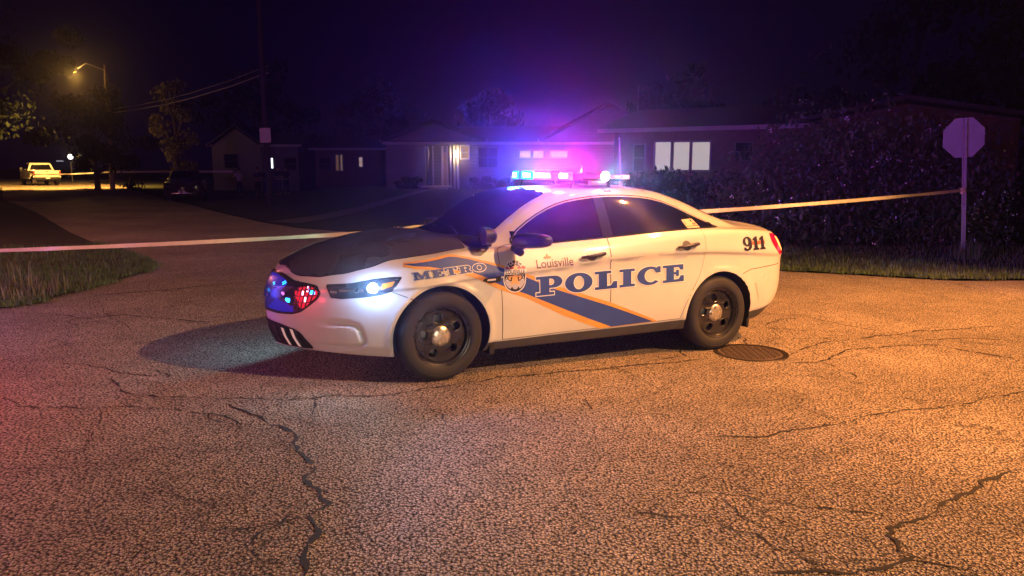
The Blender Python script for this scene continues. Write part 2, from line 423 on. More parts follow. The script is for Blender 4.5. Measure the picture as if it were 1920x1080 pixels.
DOOR_R = rpoly([(-1.574, 1.114, .005), (-1.586, .56, .01), (-1.586, .328, .01), (-2.0, .338, .01), (-2.40, .348, .01), (-2.43, .47, .06), (-2.50, .62, .08), (-2.60, .77, .09), (-2.645, .93, .08), (-2.65, 1.08, .05), (-2.64, 1.182, .004), (-2.1, 1.152, .005)])
HT = [(1.075, 0), (1.03, .235), (.985, .34), (.862, .50), (.689, .645), (.507, .735), (.261, .785), (.05, .80), (-.25, .80, .04), (-.235, .45, .1), (-.185, 0)]
HOOD_T = rpoly(HT + [(p[0], -p[1]) + tuple(p[2:]) for p in HT[-2:0:-1]], .06)
def gap_and_panel(loop, frame, nm, material, mirror=False, off=.0022):
    # dark shut line as a thin band round the panel, then the panel itself
    ring = loops_mesh([loop], .0045)
    g = on_body(ring, frame, .0009, "shut_line", GAP, None, mirror)
    p = on_body(loops_mesh([loop]), frame, off, nm, material, car, mirror)
    g.parent = p
    return p
doors = []
for mir in (False, True):
    for lp in (DOOR_F, DOOR_R):
        cut = loops_mesh([lp]); d_ = gap_and_panel(lp, SIDE, "door", PAINT, mir); doors.append(d_)
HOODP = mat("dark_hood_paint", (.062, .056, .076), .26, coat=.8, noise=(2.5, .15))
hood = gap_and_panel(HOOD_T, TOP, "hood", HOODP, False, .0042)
TRUNK = rpoly([(-3.40, 0), (-3.40, .60, .1), (-3.80, .62, .05), (-3.845, 0, .01), (-3.80, -.62, .05), (-3.40, -.60, .1)], .03)
gap_and_panel(TRUNK, TOP, "trunk_lid", PAINT)
# side windows: black surround, panes, quarter glass, trim
for mir in (False, True):
    sw = on_body(loops_mesh([OPENING]), SIDE, .0035, "window_surround", GASKET, car, mir)
    for a_, b_ in ((-.665, -1.535), (-1.64, -2.575), (-2.60, -2.86)):
        on_body(loops_mesh([pane(a_, b_)]), SIDE, .0048, "side_window", GLASS, car, mir)
    # thin bright line along the top edge of the opening
    tl = [(-.645, 1.12)] + TOPLINE
    st = [(x - .004, z - .010) for x, z in tl] + [(x - .004, z - .019) for x, z in tl[::-1]]
    on_body(loops_mesh([st]), SIDE, .0056, "window_trim", mat("window_moulding", (.42, .40, .38), .3), car, mir)
# windscreen and rear window, in plan
def ws_plan(frame, pts3):
    d, a, b = frame; return [(Vector(p).dot(a), Vector(p).dot(b)) for p in pts3]
def zt(x, y):
    h = BVH.ray_cast(Vector((x, y, 5)), Vector((0, 0, -1)))[0]; return h.z
WS = [(-.235, 0), (-.26, .3), (-.34, .52), (-.45, .665), (-.55, .672), (-.69, .652), (-.87, .634), (-1.03, .61), (-1.10, .575), (-1.13, .4), (-1.14, 0)]
WS = WS + [(x, -y) for x, y in WS[-2:0:-1]]
on_body(loops_mesh([rpoly(ws_plan(WSH, [(x, y, zt(x, y)) for x, y in WS]), .05)]), WSH, .003, "windshield", GLASS, car)
RW = [(-2.36, 0), (-2.40, .4), (-2.48, .53), (-2.7, .56), (-2.95, .585), (-3.10, .60), (-3.22, .56), (-3.27, .3), (-3.285, 0)]
RW = RW + [(x, -y) for x, y in RW[-2:0:-1]]
on_body(loops_mesh([rpoly(ws_plan(RWN, [(x, y, zt(x, y)) for x, y in RW]), .05)]), RWN, .003, "rear_window", GLASS, car)
# cowl: black plastic below the windscreen
CW = [(-.19, 0), (-.24, .45), (-.26, .72), (-.30, .80), (-.48, .80), (-.48, .70), (-.345, .535), (-.262, .31), (-.236, 0)]
CW = CW + [(x, -y) for x, y in CW[-2:0:-1]]
on_body(loops_mesh([rpoly(CW, .02)]), TOP, .0016, "cowl", BLACKP, car)

# --- vinyl
GOLDP = smooth_poly([(.29, .957), (.17, .970), (.05, .990), (-.064, 1.012), (-.14, 1.008)], 4, False) + [(-.225, .992), (-.391, .952), (-.531, .915), (-.62, .888), (-.79, .826), (-1.06, .716), (-1.60, .547), (-2.0, .396), (-2.14, .3395), (-1.50, .3185), (-1.42, .345), (-1.10, .467), (-.73, .640), (-.534, .705), (-.44, .745), (-.30, .815), (-.16, .862), (-.03, .893), (.10, .905), (.22, .912), (.31, .925)]
BLUEP = smooth_poly([(.30, .945), (.18, .955), (.05, .974), (-.064, .996), (-.14, .992)], 4, False) + [(-.225, .976), (-.391, .933), (-.531, .890), (-.62, .860), (-.79, .790), (-1.01, .700), (-1.60, .514), (-2.08, .344), (-1.62, .3285), (-1.37, .420), (-.98, .575), (-.73, .676), (-.534, .745), (-.44, .785), (-.38, .826), (-.26, .866), (-.12, .893), (0, .908), (.10, .925), (.22, .932)]
sp = on_body(loops_mesh([GOLDP]), SIDE, .0034, "stripe", GOLD, car, dice=.015)
on_body(loops_mesh([BLUEP]), SIDE, .0046, "stripe_centre", NAVY, sp, dice=.015)
# slab serif letters, unit height, drawn left to right
def arc(cx, cy, rx, ry, a0, a1, n=14): return [(cx + rx * math.cos(R(a0 + (a1 - a0) * i / n)), cy + ry * math.sin(R(a0 + (a1 - a0) * i / n))) for i in range(n + 1)]
G = {}
G['I'] = (.60, [[(0, 0), (.6, 0), (.6, .15), (.46, .15), (.46, .85), (.6, .85), (.6, 1), (0, 1), (0, .85), (.14, .85), (.14, .15), (0, .15)]])
G['L'] = (.84, [[(0, 0), (.84, 0), (.84, .40), (.70, .40), (.60, .19), (.46, .15), (.46, .85), (.62, .85), (.62, 1), (0, 1), (0, .85), (.14, .85), (.14, .15), (0, .15)]])
G['P'] = (.92, [[(0, 0), (.62, 0), (.62, .15), (.46, .15), (.46, .36), (.62, .36)] + arc(.62, .68, .30, .32, -90, 90)[1:] + [(0, 1), (0, .85), (.14, .85), (.14, .15), (0, .15)],
                [(.46, .51)] + arc(.52, .68, .11, .17, -90, 90, 8) + [(.46, .85)]])
G['R'] = (1.0, [[(0, 0), (.60, 0), (.60, .15), (.46, .15), (.46, .42), (.52, .42), (.64, .10), (.74, 0), (1.0, 0), (1.0, .15), (.90, .17), (.80, .44)] + arc(.60, .71, .32, .29, -50, 90)[1:] + [(0, 1), (0, .85), (.14, .85), (.14, .15), (0, .15)],
                [(.46, .55)] + arc(.52, .70, .11, .15, -90, 90, 8) + [(.46, .85)]])
G['O'] = (1.0, [arc(.5, .5, .5, .53, 0, 354, 40), arc(.5, .5, .19, .36, 0, 352, 30)])
G['C'] = (.92, [arc(.5, .5, .5, .53, 50, 300, 30) + [(.92, .12), (.92, .30), (.80, .30)] + arc(.5, .5, .20, .37, -60, -290, 20)[0:] + [(.76, .66), (.92, .66), (.92, 1.02), (.82, 1.02)]])
G['C'] = (.95, [[(.95, .64), (.95, 1.0), (.83, 1.0), (.78, .93)] + arc(.5, .5, .5, .53, 62, 318, 34) + arc(.55, .5, .25, .37, 312, 62, 24)[0:] + [(.76, .64)]])
G['E'] = (.88, [[(0, 0), (.88, 0), (.88, .36), (.74, .36), (.66, .16), (.46, .15), (.46, .44), (.54, .44), (.54, .33), (.67, .33), (.67, .69), (.54, .69), (.54, .58), (.46, .58), (.46, .85), (.66, .84), (.73, .68), (.86, .68), (.86, 1), (0, 1), (0, .85), (.14, .85), (.14, .15), (0, .15)]])
G['T'] = (.90, [[(.14, 0), (.76, 0), (.76, .15), (.61, .15), (.61, .85), (.68, .84), (.77, .64), (.90, .64), (.90, 1), (0, 1), (0, .64), (.13, .64), (.22, .84), (.29, .85), (.29, .15), (.14, .15)]])
G['M'] = (1.25, [[(0, 0), (.42, 0), (.42, .14), (.31, .14), (.31, .66), (.56, 0), (.66, 0), (.90, .66), (.90, .14), (.78, .14), (.78, 0), (1.25, 0), (1.25, .14), (1.13, .14), (1.13, .86), (1.25, .86), (1.25, 1), (.88, 1), (.66, .40), (.42, 1), (0, 1), (0, .86), (.13, .86), (.13, .14), (0, .14)]])
G['9'] = (.74, [[(.06, .12), (.10, .06)] + arc(.33, .33, .40, .36, 235, 360, 12) + arc(.37, .66, .37, .36, -5, 300, 30) + [(.50, .30), (.40, .12), (.30, .10), (.20, .22), (.08, .24)], arc(.34, .67, .13, .24, 0, 350, 20)])
G['1'] = (.52, [[(0, 0), (.52, 0), (.52, .12), (.40, .15), (.40, 1), (.24, 1), (.0, .82), (.0, .70), (.12, .74), (.12, .15), (0, .12)]])
def word(txt, gap, sx):
    out = []; x = 0
    for ch in txt:
        w, lps = G[ch]; out.append([[((x + px) * sx, py) for px, py in lp] for lp in lps]); x += w + gap
    return out, (x - gap) * sx
def place_word(txt, gap, x0, z0, length, h, slope, off_back, off_front, m_back, m_front, nm, slant=0., wd=.006, zoff=.0):
    ws, wl = word(txt, gap, 1.0); k = length / wl; res = []
    for lps in ws:
        L = [[(x0 - px * k - slant * py * h, z0 + slope * px * k + py * h) for px, py in lp] for lp in lps]
        res.append(L)
    flat = [l for L in res for l in L]
    p = on_body(loops_mesh(flat), SIDE, off_front, nm, m_front, car, dice=.015)
    if m_back is not None:
        flat2 = res if m_back[1] is None else res[m_back[1]:]
        for L in flat2:
            for s_ in (wd, -wd):
                me_ = loops_mesh(L, s_)
            b_ = on_body(loops_mesh(L, wd), SIDE, off_back, "letter_outline", m_back[0], p, dice=.015)
    return p
place_word("POLICE", .09, -.826, .651, 1.568, .158, .035, .0058, .0072, (WHITEV, None), NAVY, "lettering", wd=.0075)
place_word("METRO", .08, .245, .826, .615, .058, .093, .0060, .0074, (WHITEV, 2), NAVY, "lettering", slant=-.15, wd=.005)
place_word("911", .10, -3.118, .968, .318, .128, .02, .0, .0046, None, BLKV, "number")
on_body(loops_mesh([[(-3.225, 1.020), (-3.435, 1.026), (-3.432, 1.062), (-3.222, 1.052)]]), SIDE, .0028, "number_band", mat("faded_red_vinyl", (.55, .12, .06), .5), car)
# city name and small emblem on the front door
def draped_text(txt, size, x0, z0, slope, off, material, nm, parent, sx=1., shear=0., frame=SIDE, rot=0., toff=0., dice=.02):
    m = text_mesh(txt, size, off=toff, sx=sx, shear=shear)
    for v in m.vertices:
        px, py = v.co.x, v.co.y
        if rot: px, py = px * math.cos(rot) - py * math.sin(rot), px * math.sin(rot) + py * math.cos(rot)
        v.co = (x0 - px, z0 + py + slope * px, 0)
    return on_body(m, frame, off, nm, material, parent, dice=dice)
ct = draped_text("Louisville", .098, -.822, .882, .048, .0048, MAROON, "city_name", car, sx=1.0, toff=.0006)
for (sx_, sw_) in ((-.822, .034), (-.862, .022)):
    pass
fl = []
for cx, cz, rx, rz in ((-.94, .975, .011, .022), (-.918, .966, .014, .010), (-.962, .968, .014, .010)):
    fl.append(smooth_poly([(cx + rx * math.cos(R(t)), cz + rz * math.sin(R(t))) for t in range(0, 360, 45)], 3))
for i, f_ in enumerate(fl): on_body(loops_mesh([f_]), SIDE, .0040 + .0003 * i, "emblem_petal", ORV, ct)
# shoulder badge: capsule with arc text, name band and a bearded guard figure
bc = (-.628, .826); BW, BHH = .104, .135
def caps(w, h, n=10):
    r = w; return arc(bc[0], bc[1] + h - r, w, r, 0, 180, n) + arc(bc[0], bc[1] - h + r, w, r, 180, 360, n)
bd = on_body(loops_mesh([caps(BW, BHH)]), SIDE, .0062, "badge", WHITEV, car, dice=.012)
on_body(loops_mesh([caps(BW - .008, BHH - .008)]), SIDE, .0073, "badge_field", BLKV, bd, dice=.012)
on_body(loops_mesh([[(bc[0] - .095, bc[1] + .020), (bc[0] + .095, bc[1] + .020), (bc[0] + .095, bc[1] + .058), (bc[0] - .095, bc[1] + .058)]]), SIDE, .0085, "badge_band", WHITEV, bd, dice=.012)
on_body(loops_mesh([[(bc[0] - .094, bc[1] + .058), (bc[0] + .094, bc[1] + .058), (bc[0] + .09, bc[1] + .076), (bc[0] - .09, bc[1] + .076)]]), SIDE, .0085, "badge_stripe", REDV, bd, dice=.012)
draped_text("LOUISVILLE", .040, bc[0] + .092, bc[1] + .025, 0, .0096, BLKV, "badge_text", bd, sx=.86, toff=.0008)
for i, ch in enumerate("POLICE"):
    a_ = R(150 - i * 24); px = bc[0] - .070 * math.cos(a_ ) ; pz = bc[1] + .048 + .058 * math.sin(a_)
    a_ = R(152 - i * 24.8)
    cx_, cz_ = -.068 * math.cos(a_), .052 + .060 * math.sin(a_)
    rot = a_ - math.pi / 2
    m_ = text_mesh(ch, .040, off=.0010)
    for v in m_.vertices:
        qx, qy = v.co.x - .012, v.co.y - .013
        qx, qy = qx * math.cos(rot) - qy * math.sin(rot), qx * math.sin(rot) + qy * math.cos(rot)
        v.co = (bc[0] + cx_ * 1 - qx if False else bc[0] - (-cx_) - qx, bc[1] + cz_ + qy, 0)
    # arc runs left to right in the picture, which is towards -x on the car
    for v in m_.vertices: v.co.x = v.co.x
    on_body(m_, SIDE, .0096, "badge_text", WHITEV, bd, dice=.012)
star = []
for i in range(10):
    r_ = .034 if i % 2 == 0 else .014; a_ = R(90 + 36 * i); star.append((bc[0] + r_ * math.cos(a_), bc[1] + .070 + r_ * math.sin(a_)))
on_body(loops_mesh([star]), SIDE, .0091, "badge_star", TANV, bd, dice=.012)
face = [(0, .018), (.020, .016), (.024, -.01), (.030, -.04), (.040, -.055), (.030, -.085), (.012, -.098), (-.012, -.098), (-.030, -.085), (-.040, -.055), (-.030, -.04), (-.024, -.01), (-.020, .016)]
on_body(loops_mesh([smooth_poly([(bc[0] + x, bc[1] + z) for x, z in face], 3)]), SIDE, .0087, "badge_figure", TANV, bd, dice=.012)
for s_ in (1, -1):
    wing = [(.030, -.045), (.088, -.020), (.090, -.055), (.070, -.085), (.045, -.105), (.028, -.085)]
    on_body(loops_mesh([[(bc[0] + s_ * x, bc[1] + z) for x, z in wing]]), SIDE, .0083, "badge_figure", SILV, bd, dice=.012)
    curl = smooth_poly([(.022, .005), (.050, .012), (.062, -.008), (.050, -.030), (.036, -.026), (.040, -.012), (.030, -.006)], 3)
    on_body(loops_mesh([[(bc[0] + s_ * x, bc[1] + z) for x, z in curl]]), SIDE, .0094, "badge_figure", TANV, bd, dice=.012)
    for qx, qz in ((.072, .004), (.078, -.012), (.068, -.03)):
        on_body(loops_mesh([arc(bc[0] + s_ * qx, bc[1] + qz, .006, .006, 0, 320, 8)]), SIDE, .0094, "badge_figure", WHITEV, bd, dice=.012)
on_body(loops_mesh([smooth_poly([(bc[0] + x, bc[1] + z) for x, z in ((-.026, -.072), (0, -.064), (.026, -.072), (.02, -.10), (0, -.108), (-.02, -.10))], 3)]), SIDE, .0098, "badge_figure", SILV, bd, dice=.012)
# window sticker
st_ = on_body(loops_mesh([rpoly([(-2.452, 1.262), (-2.605, 1.268), (-2.640, 1.190), (-2.482, 1.184)], .012)]), SIDE, .0060, "sticker", mat("sticker_cream", (.72, .55, .38), .5), car)
on_body(loops_mesh([[(-2.476, 1.203), (-2.632, 1.209), (-2.634, 1.204), (-2.478, 1.198)]]), SIDE, .0068, "sticker_mark", BLKV, st_)
on_body(loops_mesh([[(-2.475, 1.245), (-2.483, 1.245), (-2.492, 1.215), (-2.484, 1.215)]]), SIDE, .0068, "sticker_mark", BLKV, st_)
for x_, z_, a_ in ((-2.572, 1.250, .014), (-2.578, 1.222, .009), (-2.600, 1.222, .009)):
    on_body(loops_mesh([arc(x_, z_, a_, .010, 0, 320, 8)]), SIDE, .0068, "sticker_mark", BLKV, st_)

# ------------------------------------------------------------------ police car: lamps, grille, wheels, mirrors, roof gear
def diag(p, fr): d, a, b = fr; v = Vector(p); return (v.dot(a), v.dot(b))
HLP = [(.831, .583, .775), (.668, .723, .795), (.525, .809, .833), (.416, .867, .848), (.331, .905, .853), (.367, .91, .802), (.405, .896, .748), (.478, .86, .718), (.568, .81, .699), (.673, .738, .686), (.742, .684, .677), (.809, .622, .680)]
for mir in (False, True):
    HP = [diag(p, DIAG) for p in HLP]
    hl = on_body(loops_mesh([rpoly(HP, .012)], .004), DIAG, .0010, "headlight", GAP, car, mir)
    on_body(loops_mesh([rpoly(HP, .012)]), DIAG, .0030, "lamp_glass", LENSD, hl, mir, dice=.02)
    # inner reflectors: stacked blocks near the grille, a bar, a round projector, amber strip
    def bit(pts, m, nm, off=.0046, r=.004): return on_body(loops_mesh([rpoly([diag(p, DIAG) for p in pts], r)]), DIAG, off, nm, m, hl, mir, dice=.02)
    bit([(.823, .60, .765), (.703, .70, .783), (.705, .70, .768), (.79, .63, .742), (.82, .60, .742)], LAMPCH, "reflector")
    bit([(.81, .612, .735), (.767, .656, .738), (.767, .656, .715), (.81, .615, .712)], LAMPCH, "reflector")
    bit([(.805, .62, .706), (.77, .65, .708), (.77, .65, .688), (.805, .62, .686)], LAMPCH, "reflector")
    bit([(.75, .667, .748), (.66, .735, .762), (.66, .735, .744), (.75, .667, .726)], LAMPCH, "reflector")
    bit([(.475, .866, .800), (.385, .90, .822), (.405, .90, .785), (.48, .866, .758)], AMBER, "amber_marker")
    bit([(.50, .85, .830), (.36, .90, .846), (.352, .91, .836), (.50, .85, .820)], LAMPCH, "reflector")
    c_ = diag((.535, .83, .768), DIAG)
    on_body(loops_mesh([arc(c_[0], c_[1], .040, .036, 0, 350, 24)]), DIAG, .007, "strobe_lamp", E_WHITE, hl, mir, dice=.02)
    c_ = diag((.635, .75, .752), DIAG)
    on_body(loops_mesh([arc(c_[0], c_[1], .026, .026, 0, 350, 20), arc(c_[0], c_[1], .018, .018, 0, 350, 20)]), DIAG, .0062, "projector_ring", LAMPCH, hl, mir, dice=.02)
    bit([(.61, .77, .765), (.59, .785, .767), (.59, .785, .738), (.61, .77, .736)], LAMPCH, "reflector")
    # tail lamp
    TL = [(-3.56, .86, 1.120), (-3.68, .82, 1.115), (-3.80, .76, 1.05), (-3.87, .70, .98), (-3.88, .68, .905), (-3.72, .83, .905), (-3.62, .87, .98), (-3.56, .87, 1.05)]
    TP2 = [diag(p, RDIAG) for p in TL]
    tl = on_body(loops_mesh([rpoly(TP2, .02)]), RDIAG, .004, "taillight", TAIL, car, mir, dice=.02)
    TI = [(-3.68, .83, 1.09), (-3.73, .80, 1.075), (-3.82, .73, 1.0), (-3.86, .69, .94), (-3.80, .76, .935), (-3.74, .81, .99)]
    on_body(loops_mesh([rpoly([diag(p, RDIAG) for p in TI], .01)]), RDIAG, .0065, "brake_lamp", E_TAIL, tl, mir, dice=.02)
# grille
GR = [(0, .828), (.12, .825), (.24, .800), (.34, .772), (.45, .765), (.525, .755), (.548, .72), (.535, .665), (.48, .605), (.42, .553), (.35, .527), (.20, .515), (0, .520)]
GRL = GR + [(-y, z) for y, z in GR[-2:0:-1]]
gr = on_body(loops_mesh([rpoly(GRL, .02)], .010), FRONT, .004, "grille", CHROME if False else mat("grille_frame_black", (.03, .03, .034), .25, coat=.5), car)
on_body(loops_mesh([rpoly(GRL, .02)]), FRONT, .0055, "grille_backing", GAP, gr, dice=.02)
def inside(poly, x, y):
    c = False; n = len(poly)
    for i in range(n):
        x1, y1 = poly[i]; x2, y2 = poly[i - 1]
        if (y1 > y) != (y2 > y) and x < (x2 - x1) * (y - y1) / (y2 - y1) + x1: c = not c
    return c
# light boxes behind the mesh
def fpatch(y0, y1, z0, z1, m, nm, off, par, mir=False, r=.008): return on_body(loops_mesh([rpoly([(y0, z0), (y1, z0), (y1, z1), (y0, z1)], r)]), FRONT, off, nm, m, par, mir, dice=.02)
cells_b = MB()
bl = on_body(loops_mesh([rpoly([(-.02, .815), (.10, .815), (.24, .785), (.285, .755), (.26, .718), (.20, .70), (.17, .68), (.17, .645), (.22, .618), (.30, .602), (.365, .578), (.375, .542), (.25, .527), (.12, .533), (-.02, .55)], .015)]), FRONT, .0068, "blue_light", E_BLUE, gr, dice=.02)
rl = on_body(loops_mesh([rpoly([(.36, .700), (.395, .63), (.42, .567), (.46, .59), (.53, .672), (.54, .72), (.50, .750), (.42, .745)], .015)]), FRONT, .0068, "red_light", E_RED, gr, dice=.02)
for y_, z_ in ((.12, .735), (.245, .755), (.305, .625), (.06, .68)): fpatch(y_ - .022, y_ + .022, z_ - .015, z_ + .017, E_BLUE2, "blue_lamp", .0075, bl)
for y_, z_ in ((.497, .714),): fpatch(y_ - .022, y_ + .022, z_ - .020, z_ + .020, E_BLUE2, "corner_lamp", .0075, rl)
for y_, z_ in ((.43, .70), (.455, .645), (.465, .73)): fpatch(y_ - .007, y_ + .007, z_ - .022, z_ + .022, E_RED2, "red_lamp", .0075, rl)
on_body(loops_mesh([arc(.262, .676, .018, .014, 0, 340, 16)]), FRONT, .016, "glint_disc", CHROME, gr, dice=.02)  # chrome disc added to stand for a small glint between the lamps
# mesh: crossing diagonal strips on the middle part, vertical bars towards the corner
bars = []
def clipbar(p, q, w, n=40):
    """keep the part of the strip p-q that lies inside the grille outline"""
    p = Vector(p); q = Vector(q); d = (q - p).normalized(); nn = Vector((-d.y, d.x)) * w; run = None; out = []
    for i in range(n + 1):
        s = p + (q - p) * (i / n); ok = inside(GRL, s.x, s.y)
        if ok and run is None: run = s
        if (not ok or i == n) and run is not None:
            if (s - run).length > .02: out.append([tuple(run - nn), tuple(s - nn), tuple(s + nn), tuple(run + nn)])
            run = None
    return out
offs = .0135
k = 0
gm_v = []
mesh_parts = []
for i in range(-40, 41):
    y = i * .030
    for sgn in (1, -1):
        for q in clipbar((y - .30 * sgn, .45), (y + .30 * sgn, .85), .0062):
            if abs(sum(a for a, b in q) / 4) < .27 or True: mesh_parts.append((q, sgn))
def strip_mesh(parts, off, nm, m, par):
    v = []; f = []
    for q in parts:
        b0 = len(v); v += [(x, y, 0) for x, y in q]; f.append((b0, b0 + 1, b0 + 2, b0 + 3))
    me_ = bpy.data.meshes.new("s"); me_.from_pydata(v, [], f); return on_body(me_, FRONT, off, nm, m, par, dice=.03)
GM = mat("grille_mesh_dark", (.05, .05, .055), .3, metal=.6)
strip_mesh([q for q, s in mesh_parts if s > 0 and max(a for a, b in q) < .40], .0120, "grille_mesh", GM, gr)
strip_mesh([q for q, s in mesh_parts if s < 0 and max(a for a, b in q) < .40], .0128, "grille_mesh", GM, gr)
vb = []
for y in (.375, .405, .435, .465, .495): vb += clipbar((y - .02, .5), (y + .035, .80), .006)
for z in (.61, .66, .71): vb += clipbar((.36, z), (.56, z + .03), .004)
strip_mesh(vb, .0134, "grille_mesh", GM, gr)
em = on_body(loops_mesh([arc(.0, .655, .085, .040, 0, 354, 30)]), FRONT, .020, "emblem_oval", CHROME, gr, dice=.02)
on_body(loops_mesh([arc(.0, .655, .076, .033, 0, 354, 30)]), FRONT, .022, "emblem_field", mat("oval_dark_blue", (.01, .02, .06), .2, coat=.8), em, dice=.02)
# lower intake with fins and two pale marker bars
LG = [(0, .445), (.22, .425), (.33, .402), (.40, .375), (.43, .31), (.45, .245), (.35, .238), (0, .238)]
LGL = LG + [(-y, z) for y, z in LG[-2:0:-1]]
lg = on_body(loops_mesh([rpoly(LGL, .03)]), FRONT, .003, "lower_intake", GAP, car, dice=.02)
for y in (-.34, -.22, -.10, .02, .14, .26, .36):
    on_body(loops_mesh([[(y - .012, .275), (y + .016, .275), (y + .006, .40), (y - .018, .41)]]), FRONT, .012, "intake_fin", BLACKP, lg, dice=.03)
for y in (.245, .335):
    on_body(loops_mesh([[(y, .262), (y + .026, .260), (y + .012, .396), (y - .016, .402)]]), FRONT, .020, "marker_bar", mat("marker_pale", (.85, .80, .70), .35, emit=(1, .85, .65), es=.18), lg, dice=.03)
# bumper seams
seam = [(-3.13, .745), (-3.24, .784), (-3.45, .80), (-3.75, .812), (-3.75, .806), (-3.45, .794), (-3.24, .778), (-3.13, .739)]
on_body(loops_mesh([seam]), SIDE, .001, "bumper_seam", GAP, car)
on_body(loops_mesh([[(.40, .742), (.20, .665), (.10, .662), (.10, .658), (.205, .660), (.40, .736)]]), SIDE, .0012, "bumper_seam", GAP, car)
on_body(loops_mesh([[(-3.31, .655), (-3.39, .49), (-3.40, .49), (-3.32, .655)]]), SIDE, .005, "bumper_crease", PAINT, car)
# side marker in the fender
fm = on_body(loops_mesh([rpoly([(-.335, .80), (-.355, .822), (-.50, .838), (-.50, .788), (-.40, .775)], .01)]), SIDE, .006, "fender_vent", BLACKP, car)
on_body(loops_mesh([rpoly([(-.375, .796), (-.38, .812), (-.455, .817), (-.455, .800)], .008)]), SIDE, .009, "side_repeater", mat("repeater_clear", (.8, .72, .6), .3, coat=1), fm)
# door handles
def handle(x, z, door, mir):
    s = -1 if mir else 1; y = .962
    cup = on_body(loops_mesh([arc(x, z, .052, .046, 0, 350, 24)]), SIDE, .003, "handle_cup", mat("cup_dark", (.13, .12, .11), .3, metal=.3), door, mir, dice=.02)  # round cup in a dark, slightly metallic tone
    pts = [(x + .115, z - .012), (x + .06, z - .006), (x, z + .004), (x - .07, z + .012), (x - .125, z + .016)]
    mb = MB(); mb.tube([(px, s * (y + (.022 if 0 < i < 4 else .004)), pz) for i, (px, pz) in enumerate(pts)], [.012, .015, .015, .018, .016], 12)
    mb.obj("handle", BLACKP, door, 60)
for i, (x, z) in enumerate(((-1.375, .972), (-2.42, 1.032))):
    handle(x, z, doors[i], False); handle(x, z, doors[2 + i], True)

# --- wheels
def wheel(x, s):
    w = bpy.data.objects.new("wheel", None); C.objects.link(w); w.parent = car; w.location = (x, s * .82, .3635); w.rotation_euler = (0, 0, 0 if s > 0 else math.pi)
    Ro, Wd = .3635, .118
    prof = [(.246, -Wd * .92), (.262, -Wd), (.30, -Wd - .004), (.335, -Wd + .006), (.352, -Wd + .022), (.3615, -Wd + .045), (Ro, -.03), (Ro, .03), (.3615, Wd - .045), (.352, Wd - .022), (.335, Wd - .006), (.318, Wd + .001), (.316, Wd - .001), (.300, Wd + .004), (.262, Wd), (.250, Wd - .006), (.246, Wd - .014)]
    MB().lathe(prof, 96).obj("tyre", RUBBER, w, 40)
    rim = MB().lathe([(.246, -.09), (.235, -.06), (.205, .0), (.205, .045), (.222, .068), (.226, .088), (.236, .092), (.239, .104), (.2475, .107), (.2485, .100), (.246, .09)], 96).obj("rim", STEEL, w, 45)
    # pressed disc with five oval vents
    def oval(cx, cy, a, b, rot, n=26):
        return [(cx + a * math.cos(t) * math.cos(rot) - b * math.sin(t) * math.sin(rot), cy + a * math.cos(t) * math.sin(rot) + b * math.sin(t) * math.cos(rot)) for t in [2 * math.pi * i / n for i in range(n)]]
    cu = bpy.data.curves.new("d", 'CURVE'); cu.dimensions = '2D'; cu.fill_mode = 'BOTH'; cu.extrude = .006; cu.bevel_depth = .006; cu.bevel_resolution = 2
    loops = [oval(0, 0, .208, .208, 0, 64)]
    for i in range(5):
        a = R(90 - 18 + 72 * i + 8); 
        # super-ellipse vents, wider across than deep
        pts = []
        for t in range(28):
            tt = 2 * math.pi * t / 28; c, sn = math.cos(tt), math.sin(tt)
            u_ = math.copysign(abs(c) ** .75, c) * .041; v_ = math.copysign(abs(sn) ** .75, sn) * .037
            rr_ = .150 + u_ ; 
            pts.append((rr_ * math.cos(a) - v_ * math.sin(a), rr_ * math.sin(a) + v_ * math.cos(a)))
        loops.append(pts)
    for lp in loops:
        sp_ = cu.splines.new('POLY'); sp_.points.add(len(lp) - 1); sp_.use_cyclic_u = True
        for i, p in enumerate(lp): sp_.points[i].co = (p[0], p[1], 0, 1)
    o = bpy.data.objects.new("d", cu); C.objects.link(o); bpy.context.view_layer.update()
    m = bpy.data.meshes.new_from_object(o.evaluated_get(bpy.context.evaluated_depsgraph_get())); bpy.data.objects.remove(o, do_unlink=True)
    for v in m.vertices:
        a_, b_, c_ = v.co; rr_ = math.hypot(a_, b_)
        v.co = (a_, .052 + c_ + .018 * math.exp(-((rr_ - .10) / .06) ** 2), b_)
    dsc = link("wheel_disc", m, STEEL, rim, 40)
    bm_ = bmesh.new(); bm_.from_mesh(m); bmesh.ops.recalc_face_normals(bm_, faces=bm_.faces); bm_.to_mesh(m); bm_.free()
    MB().lathe([(.001, -.02), (.16, -.02), (.16, -.005), (.001, -.005)], 40).obj("brake_disc", mat("brake_iron", (.25, .24, .23), .4, metal=.8), w, 40)
    MB().box((.11, .0, .02), (.08, .05, .13)).obj("brake_caliper", mat("caliper_grey", (.3, .29, .27), .5), w)
    cp = MB().lathe([(.001, .094), (.035, .093), (.060, .088), (.082, .078), (.088, .066), (.086, .055)], 48).obj("centre_cap", CAP, w, 50)
    lug = MB()
    for i in range(5):
        a = R(90 + 72 * i - 18); cx, cz = .056 * math.cos(a), .056 * math.sin(a)
        lug.lathe([(.001, .099), (.009, .098), (.0115, .094), (.0125, .084)], 12, 'Y', (cx, 0, cz))
        lug.lathe([(.0155, .084), (.018, .0905), (.0205, .084)], 16, 'Y', (cx, 0, cz))
    lug.obj("lug_nut", CAP, cp, 50)
    return w
for x in (0.0, -2.868):
    for s in (1, -1): wheel(x, s)
